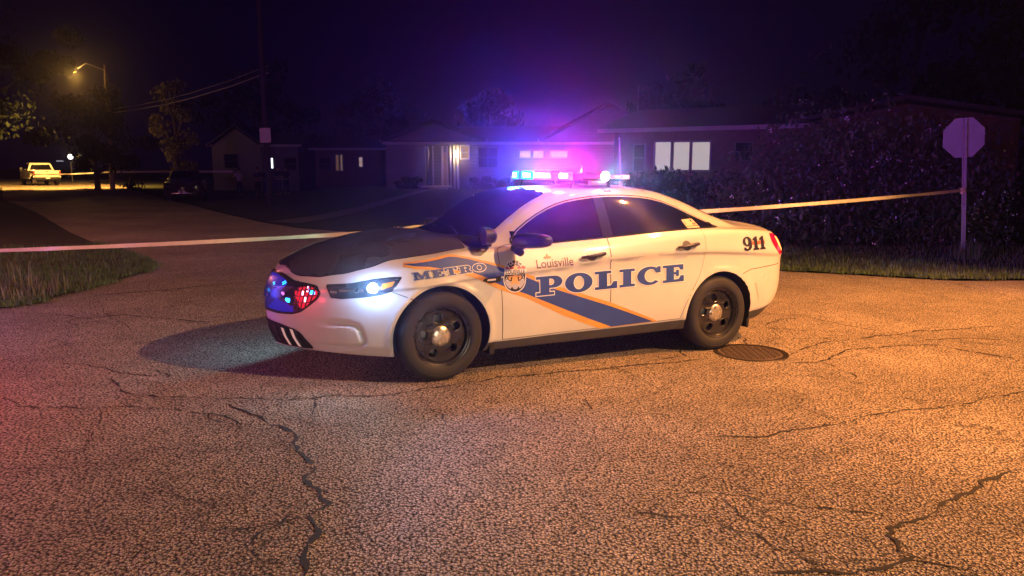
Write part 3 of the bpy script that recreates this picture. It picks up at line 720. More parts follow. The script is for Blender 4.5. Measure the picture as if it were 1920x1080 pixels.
# wheel well liners and underbody
for x in (0.0, -2.868):
    for s in (1, -1):
        lin = MB(); n = 24; rr_ = .404
        vs = []; fs = []
        for i in range(n + 1):
            a = R(-12 + 204 * i / n)
            for yy in (.925, .60): vs.append((x - .005 + rr_ * math.cos(a), s * yy, .372 + rr_ * math.sin(a)))
        for i in range(n): fs.append((2 * i, 2 * i + 1, 2 * i + 3, 2 * i + 2))
        lin.add(vs, fs); lin.obj("wheel_well_liner", GAP, car)
# mud flap bits hanging behind the front and rear wheels
for s in (1, -1):
    rbox("mud_guard", (-.445, s * .86, .235), (.05, .12, .12), GAP, car, .012)
    rbox("mud_guard", (-3.285, s * .84, .27), (.035, .14, .16), GAP, car, .012)

# --- door mirrors and spotlight
def blob(name, pts, edges, rad, m, parent, sub=2):
    me_ = bpy.data.meshes.new(name); me_.from_pydata(pts, edges, [])
    o = bpy.data.objects.new(name, me_); C.objects.link(o)
    sk = o.modifiers.new("s", 'SKIN'); sk.use_smooth_shade = True
    for i, r_ in enumerate(rad): me_.skin_vertices[0].data[i].radius = r_ if isinstance(r_, tuple) else (r_, r_)
    me_.skin_vertices[0].data[0].use_root = True
    sb = o.modifiers.new("b", 'SUBSURF'); sb.levels = sub; sb.render_levels = sub
    bpy.context.view_layer.update()
    nm = bpy.data.meshes.new_from_object(o.evaluated_get(bpy.context.evaluated_depsgraph_get())); kill(o)
    return link(name, nm, m, parent, 179)
for s in (1, -1):
    bm = bmesh.new(); bmesh.ops.create_cube(bm, size=1)
    bmesh.ops.subdivide_edges(bm, edges=bm.edges, cuts=5, use_grid_fill=True)
    for v in bm.verts:
        p = v.co * 2; q = p.normalized(); L = (abs(p.x) ** 3.2 + abs(p.y) ** 3.2 + abs(p.z) ** 3.2) ** (1 / 3.2); p = p / L
        f = 1 - .18 * (p.y > 0) * p.y
        v.co = (-.70 + p.x * .085 * f - .07 * p.y, s * (1.10 + p.y * .145), 1.128 + p.z * .062 * f + .006 * p.y)
    bmesh.ops.recalc_face_normals(bm, faces=bm.faces)
    mr = from_bm("side_mirror", bm, BLACKP, car, 179)
    blob("mirror_arm", [(-.615, s * .90, 1.055), (-.645, s * .96, 1.06), (-.67, s * 1.03, 1.09)], [(0, 1), (1, 2)], [(.05, .045), (.045, .035), (.04, .03)], BLACKP, mr)
    blob("mirror_foot", [(-.62, s * .95, 1.06), (-.655, s * .985, 1.025), (-.675, s * 1.0, 1.0)], [(0, 1), (1, 2)], [(.05, .05), (.04, .035), (.03, .028)], BLACKP, mr)
    MB().lathe([(.001, 0), (.11, 0), (.12, .008), (.001, .008)], 24, 'X', (-.785, s * 1.10, 1.13)).obj("mirror_glass", GLASS, mr, 30) if False else None

sp_l = MB(); rot = Matrix.Rotation(R(0), 3, 'Z')
sp_l.lathe([(.001, -.075), (.03, -.072), (.055, -.055), (.068, -.02), (.075, .035), (.078, .045), (.070, .048), (.066, .040), (.001, .036)], 32, 'X', (-.43, .835, 1.150))
spo = sp_l.obj("spotlight", BLACKP, car, 40)
MB().tube([(-.45, .835, 1.09), (-.47, .80, 1.06), (-.50, .78, 1.04)], .014, 8).obj("spotlight_bracket", BLACKP, spo, 40)
bmk = on_body(loops_mesh([rpoly([(-.25, 1.043), (-.262, 1.006), (-.338, .997), (-.371, 1.017), (-.44, 1.060), (-.42, 1.08), (-.32, 1.07)], .012)]), SIDE, .006, "cowl_end_trim", BLACKP, car)

# --- roof bar: a tray with lens modules round its edge, alley light, rear lamp, feet
bar = bpy.data.objects.new("light_bar", None); C.objects.link(bar); bar.parent = car
BAR_Z = 1.650
tray = MB(); tray.box((-1.49, 0, BAR_Z - .033), (.30, 1.10, .016)).box((-1.72, .50, BAR_Z - .030), (.46, .15, .014)).box((-1.72, -.50, BAR_Z - .030), (.46, .15, .014))
tray.box((-1.49, 0, BAR_Z + .031), (.26, 1.14, .010))
bevel_obj(tray.obj("tray", BLACKP, bar), .004, 2)
def lens(y0, y1, m, nm="lens", h=.046, x=-1.36):
    o = MB().box((x, (y0 + y1) / 2, BAR_Z), (.05, abs(y1 - y0) - .008, h)).obj(nm, m, bar); return bevel_obj(o, .008, 2)
DIMR = mat("dim_red_lens", (.45, .05, .09), .15, coat=1, emit=(1, .05, .2), es=.6)
DIMP = mat("dim_pink_lens", (.7, .3, .35), .2, coat=1, emit=(1, .35, .4), es=.8)
L_C = emis("cyan_lens", (.0, .45, 1.0), 5); L_B = emis("blue_lens", (.0, .10, 1.0), 3.0); L_M = emis("magenta_lens", (1.0, .04, .55), 5); L_R = emis("red_lens", (1.0, .02, .12), 3.0); L_W = emis("white_core", (.8, .95, 1.0), 30); L_P = emis("pink_core", (1.0, .80, .70), 30)
for a_, b_, m_, c_ in ((-.49, -.38, L_C, (-.475, -.41, L_W)), (-.38, -.30, L_B, None), (-.30, -.06, L_C, (-.25, -.12, L_W)), (-.06, .10, L_M, (-.03, .09, L_P)), (.10, .28, L_M, (.10, .25, L_P)), (.28, .42, L_R, None), (.42, .59, L_M, (.44, .57, L_P))):
    o = lens(a_, b_, m_, h=.078)
    if c_: MB().box((-1.333, (c_[0] + c_[1]) / 2, BAR_Z), (.008, c_[1] - c_[0], .034)).obj("led_row", c_[2], o)
for s in (1, -1):
    o = MB().box((-1.72, s * .575, BAR_Z), (.42, .04, .030)).obj("end_lens", DIMR if s > 0 else E_BARB, bar); bevel_obj(o, .006)
    MB().tube([(-1.42, s * .48, 1.52), (-1.45, s * .50, BAR_Z - .03)], .014, 8).obj("mount_foot", BLACKP, bar, 40)
    MB().tube([(-1.85, s * .48, 1.53), (-1.82, s * .50, BAR_Z - .03)], .014, 8).obj("mount_foot", BLACKP, bar, 40)
o = MB().box((-1.955, .58, BAR_Z), (.07, .05, .040)).obj("end_lens", DIMP, bar); bevel_obj(o, .006)
MB().lathe([(.001, .0), (.038, .0), (.043, -.012), (.001, -.014)], 24, 'Y', (-1.72, .612, BAR_Z + .002)).obj("alley_light", E_WHITE, bar, 40)
rb_ = MB().box((-1.66, .56, 1.590), (.16, .05, .035)).box((-1.74, .54, 1.60), (.03, .03, .03)); bevel_obj(rb_.obj("hook_bracket", mat("bracket_grey", (.3, .3, .32), .4, metal=.7), bar), .004)
MB().tube([(-1.48, .585, BAR_Z + .03), (-1.48, .583, BAR_Z + .075), (-1.475, .58, BAR_Z + .19)], [.010, .003, .0015], 8).obj("short_aerial", BLACKP, bar, 40)
MB().lathe([(.001, .06), (.012, .055), (.022, .01), (.026, 0)], 20, 'Z', (-2.235, .12, 1.568)).obj("aerial_base", BLACKP, car, 40)
MB().tube([(-2.235, .12, 1.60), (-2.225, .12, 1.75), (-2.20, .12, 2.02)], [.005, .0025, .0018], 8).obj("aerial", mat("aerial_black", (.03, .03, .035), .5), car, 40)
MB().lathe([(.001, .008), (.008, .004), (.009, 0), (.008, -.004), (.001, -.008)], 12, 'Z', (-2.20, .12, 2.025)).obj("aerial_tip", mat("aerial_tip_black", (.05, .05, .05), .5), car, 40)
pl = on_body(loops_mesh([[(-1.683, .585), (-1.765, .585), (-1.765, .640), (-1.683, .640)]]), TOP, .003, "roof_plate", BLACKP, car)
on_body(loops_mesh([[(-1.695, .595), (-1.753, .595), (-1.753, .630), (-1.695, .630)]]), TOP, .005, "roof_plate_face", mat("plate_grey", (.35, .35, .4), .4), pl)
# wipers
MB().tube([(-.30, .60, 1.115), (-.37, .20, 1.185), (-.34, -.15, 1.175)], [.008, .006, .005], 6).obj("wiper", BLACKP, car, 40)
# lamps' own light (children of the car)
def lamp(kind, loc, col, e, size=.05, parent=car, aim=None, spot=None, blend=.5):
    l = bpy.data.lights.new("lamp", kind); l.energy = e; l.color = col
    if kind in ('POINT', 'SPOT'): l.shadow_soft_size = size
    if kind == 'SPOT': l.spot_size = R(spot or 120); l.spot_blend = blend
    if kind == 'AREA': l.size = size
    o = bpy.data.objects.new("lamp_light", l); C.objects.link(o); o.location = loc
    if aim is not None: o.rotation_euler = (Vector(aim)).to_track_quat('-Z', 'Y').to_euler()
    if parent: o.parent = parent
    return o
# ==LIGHTS==
lamp('SPOT', (.60, .90, .768), (.18, .65, .85), 26, .03, aim=(.75, .66, -.10), spot=165, blend=.6)
lamp('SPOT', (.56, .885, .772), (.42, .50, 1.0), 90, .02, aim=(-.30, .95, .02), spot=90, blend=.6)
lamp('POINT', (.575, .92, .785), (.25, .5, 1.0), 9, .03)
lamp('SPOT', (.98, -.55, .74), (.30, .70, .90), 26, .05, aim=(.60, -.75, -.20), spot=172, blend=.25)
lamp('POINT', (1.26, .10, .66), (.02, .06, 1.0), 1.2, .05)
lamp('POINT', (1.02, .60, .66), (1.0, .02, .08), .5, .03)
lamp('POINT', (-1.49, -.42, BAR_Z + .060), (.04, .06, 1.0), 2000, .03)
lamp('POINT', (-1.49, .00, BAR_Z + .060), (.14, .04, 1.0), 1050, .03)
lamp('POINT', (-1.49, .36, BAR_Z + .060), (1.0, .03, .40), 950, .03)
lamp('POINT', (-1.27, -.45, BAR_Z - .01), (.02, .40, 1.0), 12, .04)
lamp('POINT', (-1.30, .10, BAR_Z - .01), (1.0, .25, .75), 9, .04)
lamp('POINT', (-1.30, .48, BAR_Z - .01), (1.0, .05, .40), 6, .04)
lamp('POINT', (-1.42, .66, BAR_Z - .01), (1.0, .03, .50), 7, .03)
lamp('SPOT', (-1.72, .655, BAR_Z + .005), (.55, .85, 1.0), 8, .03, aim=(0, 1, -.1), spot=170, blend=.5)
lamp('SPOT', (-1.72, .67, BAR_Z + .005), (.40, .80, 1.0), 300, .02, aim=(.1, 1, .25), spot=70, blend=.4)
lamp('POINT', (-3.98, .78, .98), (1, .05, .05), .4, .04)

# ------------------------------------------------------------------ ground, roads
def tex_nodes(m):
    nt = m.node_tree; return nt, nt.nodes["Principled BSDF"]
def asphalt(name, base, grain, contrast=.55, scale=62, cracks=True, patches=True):
    m = bpy.data.materials.new(name); m.use_nodes = True; nt, b = tex_nodes(m); N = nt.nodes; L = nt.links
    tc = N.new("ShaderNodeTexCoord")
    def vor(s, feat='F1', warp=None):
        v = N.new("ShaderNodeTexVoronoi"); v.feature = feat; v.inputs["Scale"].default_value = s; v.voronoi_dimensions = '2D'
        L.new(warp or tc.outputs["Object"], v.inputs["Vector"]); return v
    def noi(s, det=5, rough=.6):
        n = N.new("ShaderNodeTexNoise"); n.inputs["Scale"].default_value = s; n.inputs["Detail"].default_value = det; n.inputs["Roughness"].default_value = rough
        L.new(tc.outputs["Object"], n.inputs["Vector"]); return n
    def mr(x, a, b_, c, d, cl=True):
        r = N.new("ShaderNodeMapRange"); r.clamp = cl
        for i, v in enumerate((a, b_, c, d)): r.inputs[i + 1].default_value = v
        L.new(x, r.inputs[0]); return r.outputs[0]
    def mul(a, b_, op='MULTIPLY'):
        x = N.new("ShaderNodeMath"); x.operation = op
        for i, v in enumerate((a, b_)):
            if isinstance(v, (int, float)): x.inputs[i].default_value = v
            else: L.new(v, x.inputs[i])
        return x.outputs[0]
    # warp so that stones are irregular
    wn_ = noi(35, 2); ws = N.new("ShaderNodeVectorMath"); ws.operation = 'SCALE'; ws.inputs["Scale"].default_value = .02
    L.new(wn_.outputs[1], ws.inputs[0]); wa_ = N.new("ShaderNodeVectorMath"); wa_.operation = 'ADD'
    L.new(tc.outputs["Object"], wa_.inputs[0]); L.new(ws.outputs[0], wa_.inputs[1])
    v1 = vor(scale, 'F1', wa_.outputs[0]); v2 = vor(scale * 1.9, 'F1', wa_.outputs[0])
    stone = mr(v1.outputs["Distance"], .18, .62, 1, 0)
    stone2 = mr(v2.outputs["Distance"], .2, .6, 1, 0)
    st = mul(mul(stone, .7), mul(stone2, .3), 'ADD')
    cellr = N.new("ShaderNodeSeparateColor"); L.new(v1.outputs["Color"], cellr.inputs[0])
    val = mr(st, 0, 1, 1 - contrast, 1 + contrast * .75)
    val = mul(val, mr(cellr.outputs[0], 0, 1, .62, 1.38))
    big = noi(.45, 6); fine = noi(5, 6)
    lane = noi(.13, 4); val = mul(val, mr(lane.outputs[0], .35, .65, .74, 1.18)); blot = noi(.7, 5, .7); val = mul(val, mr(blot.outputs[0], .62, .72, 1.0, .62)); val = mul(val, mr(big.outputs[0], .3, .7, .72, 1.25)); val = mul(val, mr(fine.outputs[0], .3, .7, .84, 1.16))
    sm = noi(.8, 3)                               # smoother, worn lanes
    hgt = mul(st, mr(sm.outputs[0], .35, .65, .55, 1.0))
    if cracks:
        ck = vor(.55, 'DISTANCE_TO_EDGE'); wn2 = noi(1.7, 8, .7); w2 = N.new("ShaderNodeVectorMath"); w2.operation = 'SCALE'; w2.inputs["Scale"].default_value = 1.3
        L.new(wn2.outputs[1], w2.inputs[0]); w3 = N.new("ShaderNodeVectorMath"); w3.operation = 'ADD'; L.new(tc.outputs["Object"], w3.inputs[0]); L.new(w2.outputs[0], w3.inputs[1])
        L.new(w3.outputs[0], ck.inputs["Vector"])
        cm = mr(ck.outputs["Distance"], .003, .010, 0, 1); gate = mr(noi(.9, 3).outputs[0], .46, .53, 1, 0)
        cm = mul(cm, gate, 'MAXIMUM'); val = mul(val, mr(cm, 0, 1, .3, 1)); hgt = mul(hgt, mul(cm, 1.0), 'MULTIPLY')
    col = N.new("ShaderNodeVectorMath"); col.operation = 'SCALE'; col.inputs[0].default_value = base; L.new(val, col.inputs["Scale"])
    mixc = N.new("ShaderNodeMix"); mixc.data_type = 'RGBA'; mixc.inputs[0].default_value = .35
    L.new(col.outputs[0], mixc.inputs[6]); 
    tint = N.new("ShaderNodeVectorMath"); tint.operation = 'SCALE'; L.new(val, tint.inputs["Scale"])
    rampc = N.new("ShaderNodeValToRGB"); rampc.color_ramp.elements[0].color = (base[0] * 1.15, base[1] * .95, base[2] * .8, 1); rampc.color_ramp.elements[1].color = (base[0] * .9, base[1] * .98, base[2] * 1.1, 1)
    L.new(cellr.outputs[1], rampc.inputs[0]); L.new(rampc.outputs[0], tint.inputs[0]); L.new(tint.outputs[0], mixc.inputs[7])
    L.new(mixc.outputs[2], b.inputs["Base Color"])
    b.inputs["Roughness"].default_value = .72; L.new(mr(st, 0, 1, .95, .38), b.inputs["Roughness"])
    bp = N.new("ShaderNodeBump"); bp.inputs["Strength"].default_value = 1.0; bp.inputs["Distance"].default_value = grain
    L.new(hgt, bp.inputs["Height"]); L.new(bp.outputs[0], b.inputs["Normal"])
    return m
ROAD = asphalt("asphalt_worn", (.42, .345, .275), .024, 1.05, 57)
DIRT = mat("lawn_soil", (.030, .032, .016), .95, noise=(1.5, .35), bump=(25, .6, .03))
def sheet(name, poly, z, m, cell=1.0, label=None):
    """a polygon laid over the ground shape"""
    me_ = loops_mesh([poly]); bm = bmesh.new(); bm.from_mesh(me_)
    xs = [v.co.x for v in bm.verts]; ys = [v.co.y for v in bm.verts]
    for k, (lo, hi) in enumerate(((min(xs), max(xs)), (min(ys), max(ys)))):
        c = math.ceil(lo / cell) * cell
        while c < hi:
            near = abs(c) < 16 if k == 0 else (-4 < c < 50)
            if near or abs(c) % 8 < cell * .5:
                bmesh.ops.bisect_plane(bm, geom=list(bm.verts) + list(bm.edges) + list(bm.faces), plane_co=(c, 0, 0) if k == 0 else (0, c, 0), plane_no=(1, 0, 0) if k == 0 else (0, 1, 0), dist=1e-5)
            c += cell
    for v in bm.verts: v.co.z = gz(v.co.x, v.co.y) + z
    bm.normal_update()
    for f in bm.faces:
        f.smooth = True
        if f.normal.z < 0: f.normal_flip()
    o = from_bm(name, bm, m); tag(o, kind="structure"); return o
sheet("ground", [(-900, -300), (900, -300), (900, 1400), (-900, 1400)], -.03, DIRT, 1.0)
FAR_EDGE = [(60, 8), (30, 10), (14, 11.6), (8.2, 11.95), (7.1, 11.9), (6.4, 12.2), (5.7, 12.6), (4.8, 13.0), (2.5, 15.0), (0, 17.4), (-3.2, 20.4), (-4.8, 21.2), (-6.4, 22.3), (-8.0, 24.3), (-9.4, 26.5), (-12.5, 31), (-20, 43.5), (-27, 54.2)]
LEFT_EDGE = [(-36.5, 54.2), (-27.36, 40.6), (-18.1, 28.6), (-11.4, 19.35), (-9.32, 16.64), (-7.91, 15.06), (-6.89, 13.74), (-6.3, 12.8), (-6.03, 12.0), (-6.0, 11.1), (-6.02, 10.1), (-5.99, 9.3), (-6.2, 8.8), (-7.2, 8.3), (-10, 7.6), (-60, 2)]
sheet("road", FAR_EDGE + LEFT_EDGE + [(-60, -30), (60, -30)], 0, ROAD, .5)
sheet("cross_street", [(-27, 54.2), (-30.5, 60), (-40, 72), (-46, 92), (-60, 96), (-110, 96), (-110, 54.2)], .0, ROAD, 2.0)
DRIVE = mat("concrete_drive", (.16, .15, .14), .8, noise=(2, .2), bump=(60, .3, .004))
sheet("driveway", [(-.5, 17.9), (2.4, 15.2), (7.2, 44.6), (3.2, 44.6)], .012, DRIVE, 1.0)
sheet("sidewalk", [(-4.4, 45.6), (-4.2, 45.6), (-6.8, 24.2), (-8.0, 24.5)], .012, DRIVE, 1.0)
# cracks in the asphalt, each line a jagged sunken strip following the photo's cracks
CRK = mat("crack_filler", (.018, .016, .015), .9, noise=(30, .4))
CRK2 = mat("sealed_crack", (.022, .020, .020), .7, noise=(18, .3))
def gp(px, py):
    u = px - 960; v = py - 540; F = 1416.; pt = math.atan(225 / 1416.)
    d = (u, F * math.cos(pt) - v * math.sin(pt), -F * math.sin(pt) - v * math.cos(pt)); g = 0
    for k_ in range(6): t = (g - CAM_H) / d[2]; g = gz(d[0] * t, d[1] * t) if t > 0 else 0
    return (d[0] * t, d[1] * t)
CR = [
 ([(432, 756), (460, 775), (500, 790), (520, 800), (548, 812), (552, 830), (570, 850), (578, 868), (592, 880), (576, 892), (580, 905), (594, 920), (602, 945), (590, 960), (580, 975), (592, 1000), (575, 1022), (583, 1045), (578, 1082)], .016, CRK2),
 ([(545, 752), (556, 745), (590, 750), (590, 775), (585, 800), (590, 805)], .007, CRK2),
 ([(196, 706), (215, 718), (232, 736), (262, 742), (330, 744), (420, 748), (560, 750), (640, 745), (760, 738), (860, 720), (960, 706), (1060, 697), (1150, 690), (1240, 681), (1330, 672)], .010, CRK),
 ([(0, 742), (22, 750), (38, 764), (120, 765), (230, 764), (330, 772), (420, 780), (470, 806), (520, 808)], .008, CRK),
 ([(372, 760), (400, 785), (430, 795), (470, 806)], .006, CRK2),
 ([(792, 742), (806, 770), (820, 782), (838, 806)], .008, CRK2),
 ([(1080, 740), (1110, 765), (1130, 780)], .004, CRK2),
 ([(1920, 732), (1850, 745), (1800, 760), (1730, 768), (1640, 778), (1590, 790), (1572, 796), (1500, 805), (1420, 818), (1330, 822)], .008, CRK),
 ([(1902, 884), (1860, 905), (1790, 936), (1740, 962), (1700, 975), (1662, 990), (1668, 1005), (1690, 1035), (1700, 1050), (1660, 1062), (1560, 1068), (1470, 1078), (1440, 1085)], .014, CRK),
 ([(1700, 1050), (1760, 1062), (1830, 1080)], .009, CRK),
 ([(1475, 665), (1520, 650), (1560, 640), (1640, 632), (1720, 622), (1790, 618), (1870, 612)], .010, CRK),
 ([(1475, 680), (1540, 680), (1552, 672), (1600, 655), (1700, 648), (1760, 648), (1820, 660), (1920, 676)], .009, CRK),
 ([(1540, 680), (1580, 695), (1610, 715)], .006, CRK2),
 ([(1480, 588), (1560, 605), (1600, 612), (1650, 622)], .008, CRK),
 ([(1430, 612), (1460, 600), (1500, 596)], .010, CRK),
 ([(1395, 632), (1400, 648), (1404, 655)], .012, CRK),
 ([(1280, 655), (1286, 668)], .015, CRK),
 ([(1720, 640), (1800, 632), (1920, 640)], .007, CRK),
 ([(100, 590), (170, 598), (230, 590), (300, 598), (330, 600), (420, 606), (500, 598)], .010, CRK),
 ([(180, 554), (300, 545), (400, 535), (505, 528)], .014, CRK),
 ([(330, 600), (380, 608), (410, 604)], .006, CRK), ([(200, 590), (250, 620)], .004, CRK2),
 ([(280, 690), (300, 700), (340, 705)], .008, CRK2), ([(110, 680), (190, 690), (240, 700), (300, 706)], .007, CRK2),
 ([(1260, 845), (1300, 860), (1370, 875), (1440, 890)], .004, CRK2), ([(1345, 930), (1400, 975), (1470, 1010)], .004, CRK2),
 ([(1480, 730), (1502, 745), (1490, 758)], .006, CRK2), ([(380, 1018), (460, 1012), (560, 1010)], .004, CRK2), ([(0, 878), (80, 880), (170, 882)], .004, CRK2),
]
CR = [([Vector(gp(*p)) for p in pts], w, m_) for pts, w, m_ in CR]
for P, w, m_ in list(CR):                     # fine side branches
    L = sum((P[i + 1] - P[i]).length for i in range(len(P) - 1))
    for k in range(min(5, int(L / 1.1) + 1)):
        i = rnd.randrange(len(P) - 1); q = P[i].lerp(P[i + 1], rnd.random()); a = math.atan2(*(P[i + 1] - P[i]).yx) + rnd.choice((-1, 1)) * rnd.uniform(.5, 1.4); br = [q]
        for j in range(rnd.randint(2, 5)):
            a += rnd.gauss(0, .45); br.append(br[-1] + Vector((math.cos(a), math.sin(a))) * rnd.uniform(.10, .38))
        CR.append((br, w * rnd.uniform(.25, .5), CRK2 if rnd.random() < .5 else CRK))
for P, w, m_ in CR:
    Q = []
    for i in range(len(P) - 1):
        n = max(2, int((P[i + 1] - P[i]).length / .05)); 
        for j in range(n): Q.append(P[i].lerp(P[i + 1], j / n))
    Q.append(P[-1]); v = []; f = []
    off = 0
    for i, q in enumerate(Q):
        a = Q[max(0, i - 1)]; b = Q[min(len(Q) - 1, i + 1)]; d = (b - a).normalized(); nn = Vector((-d.y, d.x))
        off = off * .6 + rnd.gauss(0, .014 if w > .005 else .008); ww = w * .76 * (1 + rnd.uniform(-.85, .9) * (1 if rnd.random() < .8 else 1.2)) * min(1, i / 3 + .15) * min(1, (len(Q) - 1 - i) / 3 + .15)
        c = q + nn * off
        for s_ in (-1, 1):
            r_ = c + nn * ww * s_ * rnd.uniform(.6, 1.25); v.append((r_.x, r_.y, gz(r_.x, r_.y) + .0045))
    for i in range(len(Q) - 1): f.append((2 * i, 2 * i + 1, 2 * i + 3, 2 * i + 2))
    me_ = bpy.data.meshes.new("road_crack"); me_.from_pydata(v, [], f); tag(link("road_crack", me_, m_), kind="structure")
# manhole cover with a ring and raised pattern
mc = gp(1407, 662); IRON = mat("cast_iron", (.13, .10, .085), .45, metal=.4, noise=(25, .3))
mh = thing("manhole_cover", "round cast iron manhole cover in the asphalt beside the rear wheel", "manhole cover", (mc[0], mc[1], gz(*mc) + .002))
MB().lathe([(.300, .0), (.300, .006), (.345, .007), (.352, .0)], 64, 'Z').obj("frame_ring", mat("iron_ring", (.03, .024, .022), .5, metal=.5), mh, 30)
MB().lathe([(.001, .004), (.292, .004), (.296, 0)], 64, 'Z').obj("cover", IRON, mh, 30)
stu = MB()
for i in range(-9, 10):
    for j in range(-9, 10):
        x, y = i * .030 + (.015 if j % 2 else 0), j * .028
        if math.hypot(x, y) < .27: stu.box((x, y, .0065), (.020, .009, .005), Matrix.Rotation(R(45 if (i + j) % 2 else -45), 3, 'Z'))
stu.obj("tread_pattern", IRON, mh)

# ------------------------------------------------------------------ grass verges
GRASS = mat("grass_blades", (.075, .115, .032), .6, noise=(3, .5))
GRASSD = mat("dry_grass", (.16, .15, .07), .7, noise=(3, .4))
def verge(name, poly, z=.014):
    o = sheet(name, poly, z, mat(name + "_turf", (.035, .042, .016), .95, noise=(2.2, .45), bump=(40, .8, .03)), .5); return o
VL = [(-5.93, 12.0), (-6.2, 12.9), (-6.85, 13.85), (-7.9, 15.15), (-9.3, 16.8), (-11.4, 19.5), (-18.1, 28.8), (-27.4, 40.9), (-36, 53.8), (-60, 53.8), (-60, 2.2), (-10, 7.75), (-7.2, 8.45), (-6.2, 8.95), (-5.93, 9.35), (-5.95, 10.1), (-5.93, 11.1)]
verge("left_verge", VL)
VRZ = 0
VR = [(60, 8.2), (30, 10.2), (14, 11.8), (8.2, 12.1), (7.1, 12.05), (6.4, 12.35), (5.7, 12.75), (4.8, 13.15), (2.6, 15.1), (7.4, 44.6), (7.4, 60), (60, 60)]
verge("right_verge", VR)
verge("front_lawn", [(-.6, 18.1), (-3.2, 20.6), (-4.8, 21.4), (-6.6, 22.6), (-4.1, 45.5), (3.1, 45.5)])
verge("side_lawn", [(-8.1, 24.7), (-9.4, 26.7), (-12.5, 31.2), (-20, 43.7), (-30, 58.5), (-30, 90), (-4.5, 90), (-4.5, 46)])
def blades(name, pts, hmin, hmax, m, n_w=.006):
    v = []; f = []
    for x, y, s in pts:
        h = rnd.uniform(hmin, hmax) * s; a = rnd.uniform(0, 6.28); lean = rnd.uniform(0, .5) * h; w = n_w * rnd.uniform(.7, 1.5)
        z = gz(x, y) + .02; dx, dy = math.cos(a), math.sin(a); b0 = len(v)
        lx, ly = math.cos(a + 1.3) * lean, math.sin(a + 1.3) * lean
        v += [(x - dx * w, y - dy * w, z), (x + dx * w, y + dy * w, z), (x + dx * w * .6 + lx * .4, y + dy * w * .6 + ly * .4, z + h * .6), (x - dx * w * .6 + lx * .4, y - dy * w * .6 + ly * .4, z + h * .6), (x + lx, y + ly, z + h)]
        f += [(b0, b0 + 1, b0 + 2, b0 + 3), (b0 + 3, b0 + 2, b0 + 4)]
    me_ = bpy.data.meshes.new(name); me_.from_pydata(v, [], f); return link(name, me_, m)
def pick(poly, n, y1=30, x0=-30, x1=30):
    xs = [p[0] for p in poly]; ys = [p[1] for p in poly]; out = []
    lo = (max(min(xs), x0), min(ys)); hi = (min(max(xs), x1), min(max(ys), y1))
    while len(out) < n:
        x, y = rnd.uniform(lo[0], hi[0]), rnd.uniform(lo[1], hi[1])
        if inside(poly, x, y): out.append((x, y, 1.0))
    return out
g1 = pick(VL, 16000, 16, -13) + [(p[0], p[1], .8) for p in pick(VL, 9000, 12.5, -8.5)]
for i in range(7000):
    j = rnd.choice((0, 1, 2, 3, 14 - 1, 13, 12, 15, 10)); j = j % len(VL); a_, b__ = VL[j], VL[(j + 1) % len(VL)]; t = rnd.random(); g1.append((a_[0] + (b__[0] - a_[0]) * t + rnd.gauss(0, .07), a_[1] + (b__[1] - a_[1]) * t + rnd.gauss(0, .07), rnd.uniform(.4, 1)))
tag(blades("grass", g1, .03, .085, GRASS), "dark grass covering the verge left of the road", "grass", kind="stuff")
g2 = [(rnd.gauss(-7.2, 1.0), rnd.gauss(9.6, .55), 1.0) for i in range(1500)]; g2 = [p for p in g2 if inside(VL, p[0], p[1])]
tag(blades("weeds", g2, .06, .17, GRASSD, .007), "pale dry weeds in the grass at the left corner", "weeds", kind="stuff")
for cx, cy in ((-6.35, 9.9), (-6.15, 10.05), (-6.9, 10.3)):
    tag(blades("tall_weed", [(cx + rnd.gauss(0, .05), cy + rnd.gauss(0, .05), 1) for i in range(14)], .28, .5, GRASSD, .006), {(-6.35): "tall dry weed standing at the left corner verge, middle of three", (-6.15): "tall dry weed nearest the asphalt tip of the left verge", (-6.9): "tall dry weed furthest left on the corner verge"}[cx], "weed", "weeds at the corner")
g3 = [p for p in pick(VR, 14000, 17, 3, 14)] + [(x, 12.15 + .35 * rnd.random() + max(0, (5 - x)) * .9, 1) for x in [rnd.uniform(3.6, 12) for i in range(3500)]]
g3 = [p for p in g3 if inside(VR, p[0], p[1])]
for i in range(9500):
    j = rnd.randrange(1, 9); a_, b__ = VR[j], VR[j + 1]; t = rnd.random(); g3.append((a_[0] + (b__[0] - a_[0]) * t + rnd.gauss(0, .06), a_[1] + (b__[1] - a_[1]) * t + rnd.gauss(.03, .09 + .05 * math.sin(t * 9 + j)), rnd.uniform(.4, 1)))
tag(blades("grass", g3, .03, .10, GRASS), "green grass strip under the hedge along the right road edge", "grass", kind="stuff")
SX, SY = 8.87, 14.78
tag(blades("grass_clump", [(SX + rnd.uniform(-1, 1) * .22, SY - .1 + rnd.uniform(-1, 1) * .18, 1) for i in range(190)], .15, .45, GRASS, .007), "tuft of taller grass at the foot of the stop sign pole", "grass clump", kind="stuff")

